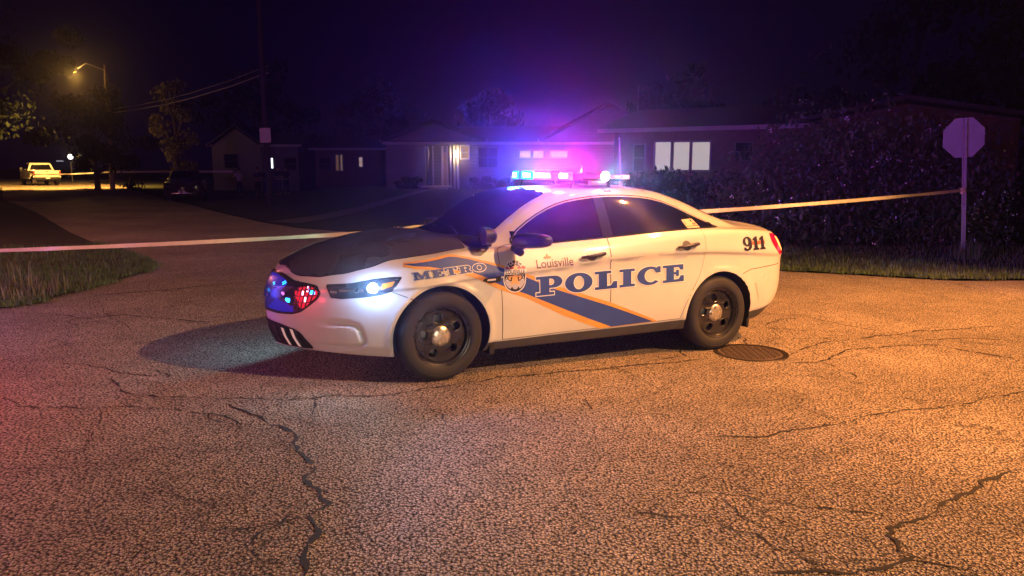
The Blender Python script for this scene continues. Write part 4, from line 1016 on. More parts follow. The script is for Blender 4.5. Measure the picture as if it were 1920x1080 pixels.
# ------------------------------------------------------------------ stop sign seen from behind, street name sign
GALV = mat("galvanised_steel", (.36, .34, .36), .45, metal=.5, noise=(12, .15))
ALU = mat("sign_back_aluminium", (.30, .28, .31), .5, metal=.3, noise=(4, .12))
def upost(mb, x, y, z0, z1, w=.035):
    mb.box((x, y, (z0 + z1) / 2), (w, .004, z1 - z0)); mb.box((x - w / 2 - .002, y - .014, (z0 + z1) / 2), (.004, .032, z1 - z0)); mb.box((x + w / 2 + .002, y - .014, (z0 + z1) / 2), (.004, .032, z1 - z0))
    mb.box((x - w / 2 - .013, y - .030, (z0 + z1) / 2), (.024, .004, z1 - z0)); return mb.box((x + w / 2 + .013, y - .030, (z0 + z1) / 2), (.024, .004, z1 - z0))
ss = thing("stop_sign", "octagonal sign seen from behind on a galvanised pole at the right verge", "road sign", (SX, SY, gz(SX, SY)), R(-8)); ss.rotation_euler = (0, R(-4.2), R(-8))
upost(MB(), 0, 0, 0, 2.72).obj("pole", GALV, ss)
oc = MB(); oc_z = 2.36
pts = [(.405 * math.cos(R(22.5 + 45 * i)), .405 * math.sin(R(22.5 + 45 * i))) for i in range(8)]
oc.add([(x, .012, oc_z + z) for x, z in pts] + [(x, .016, oc_z + z) for x, z in pts], [tuple(range(8)), tuple(range(15, 7, -1))] + [(i, (i + 1) % 8, 8 + (i + 1) % 8, 8 + i) for i in range(8)])
pan = oc.obj("sign_panel", [ALU], ss)
for z in (2.18, 2.54): MB().lathe([(.001, -.040), (.010, -.039), (.011, -.030)], 10, 'Y', (0, 0, z)).obj("bolt", GALV, pan)
p_ = gp(506, 385)
u2 = thing("utility_pole", "tall dark utility pole with a small square sign before the far left house", "utility pole", (p_[0], p_[1], gz(*p_)))
MB().tube([(0, 0, -.2), (-.06, 0, 10.5)], [.13, .10], 12).obj("pole", mat("pole_dark_brown", (.022, .018, .018), .9), u2, 60)
sg = thing("street_sign", "small square pale sign fixed to the dark utility pole", "road sign", (p_[0], p_[1] - .145, gz(*p_)), R(5))
rbox("sign_panel", (0, -.02, 3.0), (.46, .012, .62), ALU, sg, .004, 1); rbox("bracket", (0, .0, 3.0), (.08, .03, .4), GALV, sg, .004, 1)

# ------------------------------------------------------------------ barrier tape
TAPE = mat("barrier_tape", (.72, .62, .28), .45, noise=(8, .1), trans=.0)
def tape(name, a, b, sag, w, label, tw=.6, group="barrier tapes", m=TAPE, n=90, knots=False):
    a, b = Vector(a), Vector(b); d = (b - a); hz = Vector((d.x, d.y, 0)).normalized(); sd = Vector((-hz.y, hz.x, 0)); v = []; f = []
    for i in range(n + 1):
        t = i / n; p = a.lerp(b, t) - Vector((0, 0, sag * 4 * t * (1 - t)))
        ang = R(90) + tw * math.sin(t * 9) * math.sin(t * 23 + 1); ww = w * (.5 if t < .01 or t > .99 else 1)
        off = (Vector((0, 0, 1)) * math.sin(ang) + sd * math.cos(ang)) * ww * .5
        v += [tuple(p - off), tuple(p + off)]
    for i in range(n): f.append((2 * i, 2 * i + 1, 2 * i + 3, 2 * i + 2))
    me_ = bpy.data.meshes.new(name); me_.from_pydata(v, [], f); o = link(name, me_, m); o.modifiers.new("t", 'SOLIDIFY').thickness = .0012
    return tag(o, label, "barrier tape", group)
def wpt(px, py, dist):
    """point on the sight line at the given forward distance"""
    u = px - 960; v = py - 540; F = 1416.; pt = math.atan(225 / 1416.)
    d = Vector((u, F * math.cos(pt) - v * math.sin(pt), -F * math.sin(pt) - v * math.cos(pt))); d /= d.y
    return Vector((0, 0, CAM_H)) + d * dist
KN = CM @ Vector((-.27, -.86, 1.12)); KN = wpt(745, 433, KN.y)
LA = wpt(-500, 480, 8.6)
tape("barrier_tape", LA, KN, .05, .042, "pale yellow tape crossing the left of the picture to the police car windscreen")
SP = Vector((SX, SY, 0)); SP = wpt(1804, 357, SY - .03)
tape("barrier_tape", KN + Vector((.05, .05, .02)), SP, .05, .056, "orange lit tape from behind the police car to the stop sign pole")
kn = MB()
for i in range(9):
    a = Vector([rnd.gauss(0, .022) for k in range(3)]); b = Vector([rnd.gauss(0, .03) for k in range(3)])
    kn.box(tuple(KN + a), (.05, .004, .035), Euler((rnd.uniform(0, 3), rnd.uniform(0, 3), rnd.uniform(0, 3))).to_matrix())
bpy.data.objects[-1] if False else None
ko = kn.obj("tape_knot", TAPE); ko.parent = bpy.data.objects["barrier_tape"]
k2 = MB()
for i in range(6): k2.box(tuple(SP + Vector((rnd.gauss(0, .02), -.03 + rnd.gauss(0, .015), rnd.gauss(0, .03)))), (.06, .004, .05), Euler((rnd.uniform(-.5, .5), rnd.uniform(0, 3), rnd.uniform(-.6, .6))).to_matrix())
ko = k2.obj("tape_knot", TAPE); ko.parent = bpy.data.objects["barrier_tape.001"]

# ------------------------------------------------------------------ trees, hedges
BARK = mat("bark", (.06, .045, .035), .9, noise=(6, .35), bump=(18, .8, .03))
LEAF = mat("leaf_green", (.035, .048, .018), .55, noise=(.8, .5))
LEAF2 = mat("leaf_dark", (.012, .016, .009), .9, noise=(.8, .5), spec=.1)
LEAFL = mat("leaf_lit", (.12, .11, .04), .6, noise=(.8, .5))  # lamp light on the narrow tree is put into this paler colour
BLOOM = mat("blossom_white", (.8, .75, .75), .6)
def leaves(clumps, n, size, flat=.5, seed=1):
    rr = random.Random(seed); v = []; f = []
    for i in range(n):
        c, r = clumps[rr.randrange(len(clumps))]
        d = Vector((rr.gauss(0, 1), rr.gauss(0, 1), rr.gauss(0, 1))).normalized() * (rr.random() ** .45)
        p = Vector(c) + Vector((d.x * r[0], d.y * r[1], d.z * r[2]))
        e = Euler((rr.uniform(0, 6), rr.uniform(0, 6), rr.uniform(0, 6))).to_matrix(); s = size * rr.uniform(.6, 1.5)
        q = [Vector((-s, 0, 0)), Vector((0, -s * .5, s * .15)), Vector((s, 0, 0)), Vector((0, s * .5, s * .15))]
        b0 = len(v); v += [tuple(p + e @ a) for a in q]; f.append((b0, b0 + 1, b0 + 2, b0 + 3))
    return v, f
def tree(x, y, h, rad, label, n=2600, lsize=.22, base=.3, seed=1, m=LEAF2, narrow=1.0, group="trees behind the houses", ln=0.0, z0=None, extra=()):
    rr = random.Random(seed * 13 + 5); z = gz(x, y) if z0 is None else z0
    t = thing("tree", label, "tree", (x, y, z), 0, group); mb = MB()
    top = Vector((ln, rr.gauss(0, .3), h * .8)); mb.tube([(0, 0, -.1), (0, 0, .25), Vector(top) * .4, top], [h * .032 + .1, h * .024 + .05, h * .018, .05], 9)
    cl = []
    k = 9
    for i in range(k):
        a = 2.4 * i + rr.uniform(-.4, .4); zz = h * (base + (1 - base) * (i + .5) / k); rr_ = rad * narrow * math.sin(math.pi * min(.95, (.25 + .75 * (i + .5) / k))) ** .7
        e = Vector((math.cos(a) * rr_ * .62, math.sin(a) * rr_ * .62, zz)); s = Vector(top) * min(.95, max(.2, (zz / h - .12)))
        mb.tube([s, s.lerp(e, .5) + Vector((0, 0, .2)), e], [h * .010 + .02, h * .006 + .015, .02], 6)
        q = rad * rr.uniform(.36, .58); cl.append((tuple(e), (q, q, q * .75)))
        for j in range(2):
            e2 = e + Vector((rr.gauss(0, 1), rr.gauss(0, 1), rr.gauss(0, .6))) * rad * .33; q = rad * rr.uniform(.16, .32); cl.append((tuple(e2), (q, q, q * .8)))
    for e, q in extra:
        mb.tube([Vector(top) * .8, (Vector(top) * .8).lerp(Vector(e), .6) + Vector((0, 0, .3)), e], [.10, .06, .02], 6)
        for j in range(3): cl.append((tuple(Vector(e) + Vector((rr.gauss(0, .4), rr.gauss(0, .4), rr.gauss(0, .3)))), (q, q, q * .8)))
    mb.obj("trunk", BARK, t, 40)
    v, f = leaves(cl, n, lsize, seed=seed); me_ = bpy.data.meshes.new("crown"); me_.from_pydata(v, [], f); link("crown", me_, m, t)
    return t
tree(-28.0, 51.5, 5.9, 3.0, "large dark tree with a thick trunk left of the dark sedan", 4200, .16, .26, 3, LEAF2, group="street trees")
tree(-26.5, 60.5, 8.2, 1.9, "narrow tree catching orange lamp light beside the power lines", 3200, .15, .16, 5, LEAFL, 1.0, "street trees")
tree(-39.9, 55.6, 12.5, 6.3, "tall dark tree hanging over the street at the far left", 8500, .17, .38, 8, LEAF2, group="street trees", extra=[((9.1, -3.7, 8.5), .55), ((8.4, -3.4, 8.0), .7), ((9.8, -3.7, 8.1), .45), ((7.4, -3.2, 7.7), .8), ((6.0, -2.6, 8.8), .8)])
tree(-24, 72, 10, 4.4, "dark rounded tree behind the parked sedan", 2600, .25, .2, 11, LEAF2)
tree(-13.5, 80, 9, 5, "broad dark tree behind the far left house", 3000, .28, .2, 13, LEAF2)
tree(-2, 70, 7.5, 4.0, "dark tree rising behind the porch house roof", 3000, .28, .2, 17, LEAF2)
tree(14, 66, 8.0, 4.5, "tall dark tree behind the garage gable", 3000, .3, .2, 19, LEAF2)
tree(27, 52, 13, 6.5, "dark tree behind the long brick ranch house", 3000, .28, .2, 23, LEAF2)
tree(19.5, 25.5, 10, 4.6, "dark leafy tree at the right edge beyond the stop sign", 3600, .2, .08, 29, LEAF2, group="street trees")
def shrub(x0, x1, y0, y1, h, label, n, lsize, seed, m, bloom=0, nc=26, name="hedge", prof=None):
    rr = random.Random(seed); cx, cy = (x0 + x1) / 2, (y0 + y1) / 2; t = thing(name, label, "hedge" if name == "hedge" else "bush", (cx, cy, gz(cx, cy))); cl = []; mb = MB()
    for i in range(nc):
        u = (i + .5) / nc * 2 - 1; x = u * (x1 - x0) / 2; yy = rr.uniform(-1, 1) * (y1 - y0) * .3; H = h * (prof(u) if prof else 1) * rr.uniform(.82, 1.05)
        for zz in (.18, .5, .82):
            r = H * .26; cl.append(((x + rr.gauss(0, .2), yy + rr.gauss(0, .2), H * zz), (r * 1.3 + .1, (y1 - y0) * .35, r)))
        if i % 3 == 0: mb.tube([(x, yy, -.05), (x + rr.gauss(0, .1), yy, H * .35), (x + rr.gauss(0, .3), yy + rr.gauss(0, .2), H * .7)], [.05, .035, .015], 6)
    mb.obj("stems", BARK, t, 40)
    v, f = leaves(cl, n, lsize, seed=seed); me_ = bpy.data.meshes.new("foliage"); me_.from_pydata(v, [], f); link("foliage", me_, m, t)
    if bloom:
        v = []; f = []
        for i in range(bloom):
            c, r = cl[rr.randrange(len(cl))]
            d = Vector((rr.gauss(0, 1), -abs(rr.gauss(0, 1.2)), rr.gauss(0, 1))).normalized()
            p = Vector(c) + Vector((d.x * r[0], d.y * r[1], d.z * r[2])); 
            for k in range(rr.choice((1, 1, 2, 3))):
                q = p + Vector((rr.gauss(0, .04), 0, rr.gauss(0, .03))); s = rr.uniform(.014, .030); e = Euler((rr.uniform(0, 6), rr.uniform(0, 6), 0)).to_matrix(); b0 = len(v)
                v += [tuple(q + e @ Vector(a)) for a in ((-s, 0, 0), (0, -s * .6, 0), (s, 0, 0), (0, s * .6, s * .3))]; f.append((b0, b0 + 1, b0 + 2, b0 + 3))
        me_ = bpy.data.meshes.new("blossoms"); me_.from_pydata(v, [], f); tag(link("blossoms", me_, BLOOM, t), kind="stuff")
    return t
shrub(4.6, 11.2, 16.4, 19.4, 3.25, "big flowering hedge with small white blossoms behind the stop sign", 17000, .055, 41, LEAF, 260, 24, prof=lambda u: max(.28, 1 - .72 * abs(u - .1) ** 2.3) * (1 + .06 * math.sin(u * 11)))
shrub(11.6, 17.5, 16.5, 19.5, 1.2, "dark hedge continuing right of the stop sign", 7000, .07, 43, LEAF2, 6, 14)
shrub(3.2, 6.6, 20.2, 22.2, 1.75, "low dark hedge under the three lit windows", 6000, .07, 47, LEAF2, 0, 14, prof=lambda u: .95)
for i, (x, y, l) in enumerate(((-6.0, 44.3, "low round bush at the left foot of the porch house"), (-1.6, 44.4, "low bush under the porch house front window"), (-.6, 44.4, "low bush between the porch window and the garage"))):
    shrub(x - .6, x + .6, y - .4, y + .4, .7, l, 700, .07, 60 + i, LEAF2, 0, 3, "bush")

# ------------------------------------------------------------------ houses
SIDING = mat("pale_siding", (.15, .145, .15), .7, noise=(1.2, .12))
BRICK = mat("red_brown_brick", (.13, .08, .068), .85, noise=(6, .25), bump=(30, .4, .01))
SHING = mat("dark_shingles", (.05, .045, .05), .9, noise=(5, .3), bump=(20, .6, .02))
TRIM = mat("painted_trim", (.38, .36, .36), .55, noise=(3, .08))
DIMTRIM = mat("dim_trim", (.12, .12, .12), .7)  # dimness of unlit window frames put into a darker trim colour
DARKW = mat("dark_window_glass", (.012, .012, .018), .08, coat=.4)
LITW = emis("lit_blind", (.72, .62, .62), .62)
LITP = emis("lit_garage_pane", (.85, .52, .66), .70)
LITS = emis("lit_curtain", (1.0, .62, .35), .35)
def add_siding(m):
    nt, b = tex_nodes(m); tc = nt.nodes.new("ShaderNodeTexCoord"); w = nt.nodes.new("ShaderNodeTexWave"); w.bands_direction = 'Z'; w.wave_profile = 'SAW'; w.inputs["Scale"].default_value = 1.6
    bp = nt.nodes.new("ShaderNodeBump"); bp.inputs["Strength"].default_value = 1; bp.inputs["Distance"].default_value = .03
    nt.links.new(tc.outputs["Object"], w.inputs["Vector"]); nt.links.new(w.outputs[1], bp.inputs["Height"]); nt.links.new(bp.outputs[0], b.inputs["Normal"])
add_siding(SIDING)
def gable_roof(par, x0, x1, y0, y1, ze, zr, axis, over=.45, th=.14, m=None, name="roof"):
    """axis 'x': ridge runs along x"""
    mb = MB(); m = m or SHING
    if axis == 'x':
        a0, a1, b0, b1 = x0 - over, x1 + over, y0 - over, y1 + over; c = (b0 + b1) / 2; f = lambda a, b, z: (a, b, z)
    else:
        a0, a1, b0, b1 = y0 - over, y1 + over, x0 - over, x1 + over; c = (b0 + b1) / 2; f = lambda a, b, z: (b, a, z)
    P = [f(a0, b0, ze), f(a1, b0, ze), f(a1, c, zr), f(a0, c, zr), f(a0, b1, ze), f(a1, b1, ze)]
    P += [(x, y, z + th) for x, y, z in P]
    mb.add(P, [(0, 1, 2, 3), (3, 2, 5, 4), (6, 9, 8, 7), (9, 10, 11, 8), (0, 6, 7, 1), (4, 5, 11, 10), (0, 3, 9, 6), (3, 4, 10, 9), (1, 7, 8, 2), (2, 8, 11, 5)])
    r = mb.obj(name, m, par)
    fs = MB()
    for b in (b0, b1):
        A = f(a0, b, ze + th / 2 - .02); B = f(a1, b, ze + th / 2 - .02); d = Vector(B) - Vector(A)
        fs.box(((A[0] + B[0]) / 2, (A[1] + B[1]) / 2 + (-.03 if b == b0 and axis == 'x' else 0), A[2]), (abs(d.x) + .04 if axis == 'x' else .05, .05 if axis == 'x' else abs(d.y) + .04, .16))
    fs.obj("fascia", TRIM, r); return r
def wall_gable(par, x0, x1, y, z0, ze, zr, m, name="gable_wall", th=.15):
    c = (x0 + x1) / 2; P = [(x0, y, z0), (x1, y, z0), (x1, y, ze), (c, y, zr), (x0, y, ze)]; P += [(a, b + th, d) for a, b, d in P]
    return MB().add(P, [(0, 1, 2, 3, 4), (9, 8, 7, 6, 5)] + [(i, 5 + i, 5 + (i + 1) % 5, (i + 1) % 5) for i in range(5)]).obj(name, m, par)
def window(par, x, y, z, w, h, glass, mull=(1, 1), fr=.06, frm=None, dirn=-1):
    f = MB(); frm = frm or (DIMTRIM if glass is DARKW else TRIM)
    for s in (-1, 1): f.box((x + s * (w / 2 + fr / 2), y, z), (fr, .08, h + 2 * fr)); f.box((x, y, z + s * (h / 2 + fr / 2)), (w, .08, fr))
    for i in range(1, mull[0]): f.box((x - w / 2 + w * i / mull[0], y - .003, z), (.03, .05, h))
    for i in range(1, mull[1]): f.box((x, y - .005, z - h / 2 + h * i / mull[1]), (w, .05, .03))
    o = f.obj("window", frm, par); MB().box((x, y + .01, z), (w, .02, h)).obj("pane", glass, o); return o
D2 = 45.0
def X(px, d=D2): return (px - 960) * d * .9876 / 1416
h2 = thing("porch_house", "low pale house with a lit porch lamp and garage door panes behind the police car", "house", (0, 0, 0))
g0 = gz(0, 45)
mw = MB(); mw.box(((X(850) + X(1195)) / 2, D2 + .1, (g0 + 3.05) / 2), (X(1195) - X(850), .2, 3.05 - g0 + .1))
mw.box(((X(724) + X(797)) / 2, D2 + .1, (g0 + 3.05) / 2), (X(797) - X(724), .2, 3.05 - g0 + .1))
mw.box(((X(797) + X(850)) / 2, D2 + 1.3, (g0 + 3.05) / 2), (X(850) - X(797) - .02, .2, 3.05 - g0 + .1))
mw.box((X(850) + .1, D2 + .75, (g0 + 3.0) / 2), (.2, 1.08, 3.0 - g0)); mw.box((X(797) - .1, D2 + .75, (g0 + 3.0) / 2), (.2, 1.08, 3.0 - g0))
mw.box((X(724) + .1, D2 + 4.4, (g0 + 3.0) / 2), (.2, 8.3, 3.0 - g0)); mw.box((X(1195) - .1, D2 + 4.4, (g0 + 3.0) / 2), (.2, 8.3, 3.0 - g0)); mw.box((0, D2 + 8.6, (g0 + 3.0) / 2), (15, .2, 3.0 - g0))
mw.obj("wall", SIDING, h2)
gable_roof(h2, X(735), X(1190), D2, D2 + 8.6, 3.06, 4.2, 'x')
wall_gable(h2, X(724), X(905), D2 - .25, 3.07, 3.20, 4.25, SIDING)
gable_roof(h2, X(724), X(905), D2 - .1, D2 + 4, 3.22, 4.42, 'y', .25, .12)
wall_gable(h2, X(1017), X(1255), D2 - .35, 3.07, 3.22, 5.20, SIDING)
gable_roof(h2, X(1017), X(1255), D2 - .2, D2 + 5, 3.24, 5.35, 'y', .25, .14)
dr = MB().box((X(830), D2 + 1.17, g0 + 1.12), (.42, .06, 2.1)).obj("front_door", mat("door_paint", (.30, .22, .18), .5), h2)
MB().box((X(830) + .14, D2 + 1.12, g0 + 1.05), (.04, .05, .12)).obj("handle", CHROME, dr)
for px, w_ in ((826, .12), (836, .10), (852, .10), (859, .13)):
    MB().box((X(px), D2 + (1.12 if px < 840 else -.06), (g0 + 3.0) / 2), (w_, .12, 3.0 - g0)).obj("door_trim", TRIM, h2)
for px in (813, 846): MB().box((X(px), D2 - .30, g0 + 1.28), (.07, .07, 2.5)).obj("porch_post", TRIM, h2)
window(h2, X(872), D2 - .03, 2.60, .46, .72, LITS, (1, 2)); window(h2, X(915), D2 - .03, 2.30, 1.1, 1.1, DARKW, (2, 2))
rbox("porch_step", (X(820), D2 - .55, g0 + .14), (1.75, 1.1, .12), mat("step_concrete", (.42, .40, .38), .8), h2, .02)
rbox("porch_step", (X(826), D2 - 1.35, g0 + .04), (1.0, .5, .1), mat("step_concrete2", (.35, .33, .31), .8), h2, .02)
gd = MB().box((X(1020), D2 - .05, (g0 + 2.72) / 2 + .1), (3.2, .06, 2.72 - g0)).obj("garage_door", mat("garage_paint", (.17, .165, .17), .6), h2)
for i in range(1, 4): MB().box((X(1020), D2 - .085, g0 + .15 + .52 * i), (3.15, .012, .02)).obj("panel_groove", GAP, gd)
for a, b in ((975, 994), (1000.5, 1018), (1032, 1063)):
    window(gd, (X(a) + X(b)) / 2, D2 - .10, 1.69 + (315 - 290) * D2 / 1416, X(b) - X(a), .36, LITP, (1, 1), .04)
pl_ = MB().lathe([(.001, -.16), (.05, -.15), (.075, -.05), (.075, .05), (.05, .14), (.001, .16)], 16, 'Z', (X(855), D2 - .22, 2.50)).obj("porch_lamp", emis("porch_bulb", (1.0, .72, .34), 28), h2)
MB().box((X(855), D2 - .08, 2.66), (.06, .18, .06)).obj("lamp_bracket", BLACKP, pl_)
lamp('POINT', (X(855), D2 - .55, 2.45), (1.0, .72, .42), 70, .08, parent=None)
ch = thing("wind_chime", "folded hanging parasol shape beside the porch post, pale and narrow", "garden ornament", (X(804), D2 - .45, 0))
MB().tube([(0, 0, 3.0), (0, 0, 2.9), (0, 0, 2.55), (0, 0, 2.2), (0, 0, 1.9), (0, 0, 1.5)], [.01, .03, .11, .07, .03, .02], 8).obj("cover", TRIM, ch, 60)
# long brick ranch house behind the hedge (front wall turned slightly)
A = wpt(1152, 250, 31.5); B = wpt(1545, 250, 27.5); ang = math.atan2(B.y - A.y, B.x - A.x); LW = (Vector((B.x, B.y)) - Vector((A.x, A.y))).length
gA = gz(8, 29); h1 = thing("ranch_house", "long brick ranch house with three lit window panes behind the hedge", "house", (A.x, A.y, 0), ang)
mb = MB(); mb.box((LW / 2, .1, 1.85), (LW, .2, 2.7)).box((.1, 4.2, 1.85), (.2, 8, 2.7)).box((LW / 2, 8.2, 1.85), (LW, .2, 2.7))
mb.box((LW + 2.6, -.6, 1.75), (6.4, .2, 2.9)).box((LW - .5, -.3, 1.75), (.2, .4, 2.9)).box((LW + 5.7, 3.2, 1.75), (.2, 7.4, 2.9)); mb.obj("wall", BRICK, h1)
gable_roof(h1, 0, LW, 0, 8, 3.12, 4.15, 'x', .5)
wall_gable(h1, LW - .6, LW + 5.8, -.62, 3.2, 3.21, 3.80, BRICK)
gable_roof(h1, LW - .6, LW + 5.8, -.6, 7, 3.22, 3.92, 'y', .4)
def on_wall(px, py):
    """place along the ranch wall where the sight line meets it"""
    p0 = wpt(px, py, 1.0) - Vector((0, 0, CAM_H)); n = Vector((-math.sin(ang), math.cos(ang), 0)); t = (Vector((A.x, A.y, 0)) - Vector((0, 0, CAM_H))).dot(n) / p0.dot(n)
    q = Vector((0, 0, CAM_H)) + p0 * t; return ((q - Vector((A.x, A.y, 0))).dot(Vector((math.cos(ang), math.sin(ang), 0))), q.z)
for a, b in ((1230, 1257), (1264.5, 1292), (1299.5, 1330)):
    x0, z1 = on_wall(a, 267); x1, z0 = on_wall(b, 318.5); window(h1, (x0 + x1) / 2, -.02, (z0 + z1) / 2, x1 - x0, z1 - z0, LITW, (1, 1), .075, mat("frame_dim", (.22, .2, .22), .6))
x0, z0 = on_wall(1330 - 7, 287); 
x0, z1 = on_wall(1190, 272); x1, z0 = on_wall(1208, 320); window(h1, (x0 + x1) / 2, -.02, (z0 + z1) / 2, x1 - x0, z1 - z0, DARKW, (1, 2), .05)
x0, z1 = on_wall(1380, 268); x1, z0 = on_wall(1410, 300); window(h1, (x0 + x1) / 2, -.02, (z0 + z1) / 2, x1 - x0, z1 - z0, DARKW, (1, 2), .05)
q = wpt(1195, 236, 40); vm = thing("antenna_mast", "thin vertical mast standing beside the gable peak above the police car", "antenna", (q.x, q.y, gz(q.x, q.y)))
MB().tube([(0, 0, 0), (0, 0, 5.5)], .018, 6).obj("mast", GALV, vm)
# two faint houses far left
def far_house(px0, px1, dist, ze, zr, label, m, wins, peak=None):
    h = thing("far_house", label, "house", (0, 0, 0)); x0, x1 = X(px0, dist), X(px1, dist); g = gz((x0 + x1) / 2, dist)
    MB().box(((x0 + x1) / 2, dist + 3.5, (g + ze) / 2), (x1 - x0, 7, ze - g)).obj("wall", m, h)
    gable_roof(h, x0, x1, dist, dist + 7, ze, zr, 'x', .4)
    if peak:
        wall_gable(h, X(peak[0], dist), X(peak[1], dist), dist - .6, g, ze, peak[2], m); gable_roof(h, X(peak[0], dist), X(peak[1], dist), dist - .5, dist + 3, ze + .02, peak[2] + .15, 'y', .3)
    for px, z, w, hh, gl in wins: window(h, X(px, dist), dist - (.03 if not (peak and peak[0] < px < peak[1]) else .63), z, w, hh, gl, (1, 2), .06)
    return h
far_house(405, 560, 58, 3.3, 4.3, "dim house with a pale gable end left of the dark utility pole", SIDING, [(440, 2.2, 1.0, 1.0, DARKW), (511, 2.05, .14, .75, emis("white_porch_light", (.85, .88, 1), 3.0)), (545, 2.0, .9, .9, DARKW)], (405, 495, 4.6))
far_house(592, 716, 60, 3.1, 4.2, "dim house with two narrow lit windows between the far house and the porch house", BRICK, [(610, 2.0, .9, 1.0, DARKW), (634, 2.1, .30, 1.2, emis("dim_curtain", (.9, .42, .30), .10)), (640, 2.1, .22, 1.2, emis("dim_curtain2", (.8, .5, .4), .16)), (677, 2.15, .26, .72, emis("dim_window", (.9, .6, .6), .35))])
fl_ = thing("garden_lamp", "small white lamp on a post glowing behind the pickup truck", "lamp", (X(134, 78), 78, gz(-45, 78)))
MB().tube([(0, 0, 0), (0, 0, 2.0)], .05, 8).obj("post", TRIM, fl_); MB().lathe([(.001, -.25), (.18, -.18), (.24, 0), (.18, .18), (.001, .25)], 16, 'Z', (0, 0, 2.5)).obj("globe", emis("globe_white", (1, .93, .80), 8), fl_, 60)
for i, (px, py, d, s) in enumerate(((112, 302, 80, .35), (154, 291, 82, .12), (161, 306, 82, .08))):
    q = wpt(px, py, d); t = thing("porch_light", ["dim horizontal strip light left of the glowing lamp post", "tiny white light right of the glowing lamp post", "tiny dim light lowest beside the dark tree trunk"][i], "lamp", (q.x, q.y, q.z))
    MB().box((0, 0, 0), (s * 2, .1, .08 if i == 0 else s)).obj("bulb", emis("dim_light", (.8, .82, 1), .5 if i == 0 else 1.5), t); MB().box((0, .12, 0), (s * 2.2, .1, .2)).obj("mount", BLACKP, t)

# ------------------------------------------------------------------ utility pole, street lamp, cables
WOOD = mat("pole_wood", (.30, .22, .14), .85, noise=(4, .3), bump=(12, .5, .02))
DP = 53.0
b_ = wpt(211, 352, DP); t_ = wpt(198, 122, DP); gb = gz(b_.x, b_.y)
up = thing("utility_pole", "leaning wooden utility pole with an arm and glowing street lamp among leaves", "utility pole", (b_.x, b_.y, gb))
top = Vector((t_.x - b_.x, 0, t_.z - gb)); MB().tube([(0, 0, -.2), top], [.17, .12], 12).obj("pole", WOOD, up, 60)
lh = wpt(137, 132, DP) - Vector((b_.x, b_.y, gb)); MB().tube([top * .955, (lh + top) / 2 + Vector((0, -.4, .25)), lh + Vector((.3, 0, .12))], .04, 8).obj("arm", GALV, up, 60)
hd = MB().lathe([(.001, .14), (.14, .10), (.24, 0), (.22, -.02), (.001, -.02)], 20, 'Z', tuple(lh)).obj("lamp_head", GALV, up, 50)
MB().lathe([(.001, -.03), (.19, -.03), (.15, -.12), (.001, -.17)], 20, 'Z', tuple(lh)).obj("lamp_glass", emis("sodium_glass", (1, .50, .10), 10), hd, 50)
for i in range(3): rbox("insulator_bracket", (top.x * .45 + .05, -.18, top.z * .60 + i * .22), (.3, .12, .06), GALV, up, .01)
lamp('POINT', (b_.x + lh.x, b_.y + lh.y, gb + lh.z - .35), (1.0, .50, .10), 340, .12, parent=None)
lamp('SPOT', (b_.x + lh.x, b_.y + lh.y, gb + lh.z - .35), (1.0, .50, .10), 26000, .12, None, aim=(-.55, .50, -1), spot=104, blend=.6)
cps = [(213, 211, DP), (260, 205, 50), (310, 196, 47), (360, 184, 44), (430, 163, 38.5), (503, 136, 34.8)]
CABM = mat("cable_sheath", (.26, .24, .22), .5)
for k, dz in enumerate((0, .28)):
    pts = [wpt(px, py - (0 if not k else 7 + .02 * (px - 213)), d) for px, py, d in cps]
    tag(MB().tube([tuple(p) for p in pts], .034 if not k else .020, 6).obj("power_cable", CABM, None, 60), ["thicker lower power cable catching the lamp light beside the pole", "thinner upper power cable running above the brighter one"][k], "power cable", "power cables")
FT = mat("far_tape", (.75, .72, .68), .5)
a1 = wpt(213, 322, DP - .2); a2 = wpt(437, 321.5, 47.8); a3 = wpt(60, 327, 58)
tape("barrier_tape", a1, a2, .0, .13, "far pale tape from the utility pole across to the bystander in the light shirt", .2, m=FT)
tape("barrier_tape", a3, a1, .06, .09, "far thin tape passing the pickup truck to the utility pole", .2, m=FT)
c1 = wpt(560, 320, 48); c2 = wpt(660, 323, 50)
rk = thing("wooden_stake", "short leaning stake with tape at the foot of the utility pole", "stake", tuple(wpt(243, 350, 50) * 1.0)); rk.location.z = gz(rk.location.x, rk.location.y)
MB().tube([(0, 0, 0), (-.06, 0, .5), (.10, 0, 1.05)], [.03, .03, .02], 6).obj("stick", WOOD, rk)

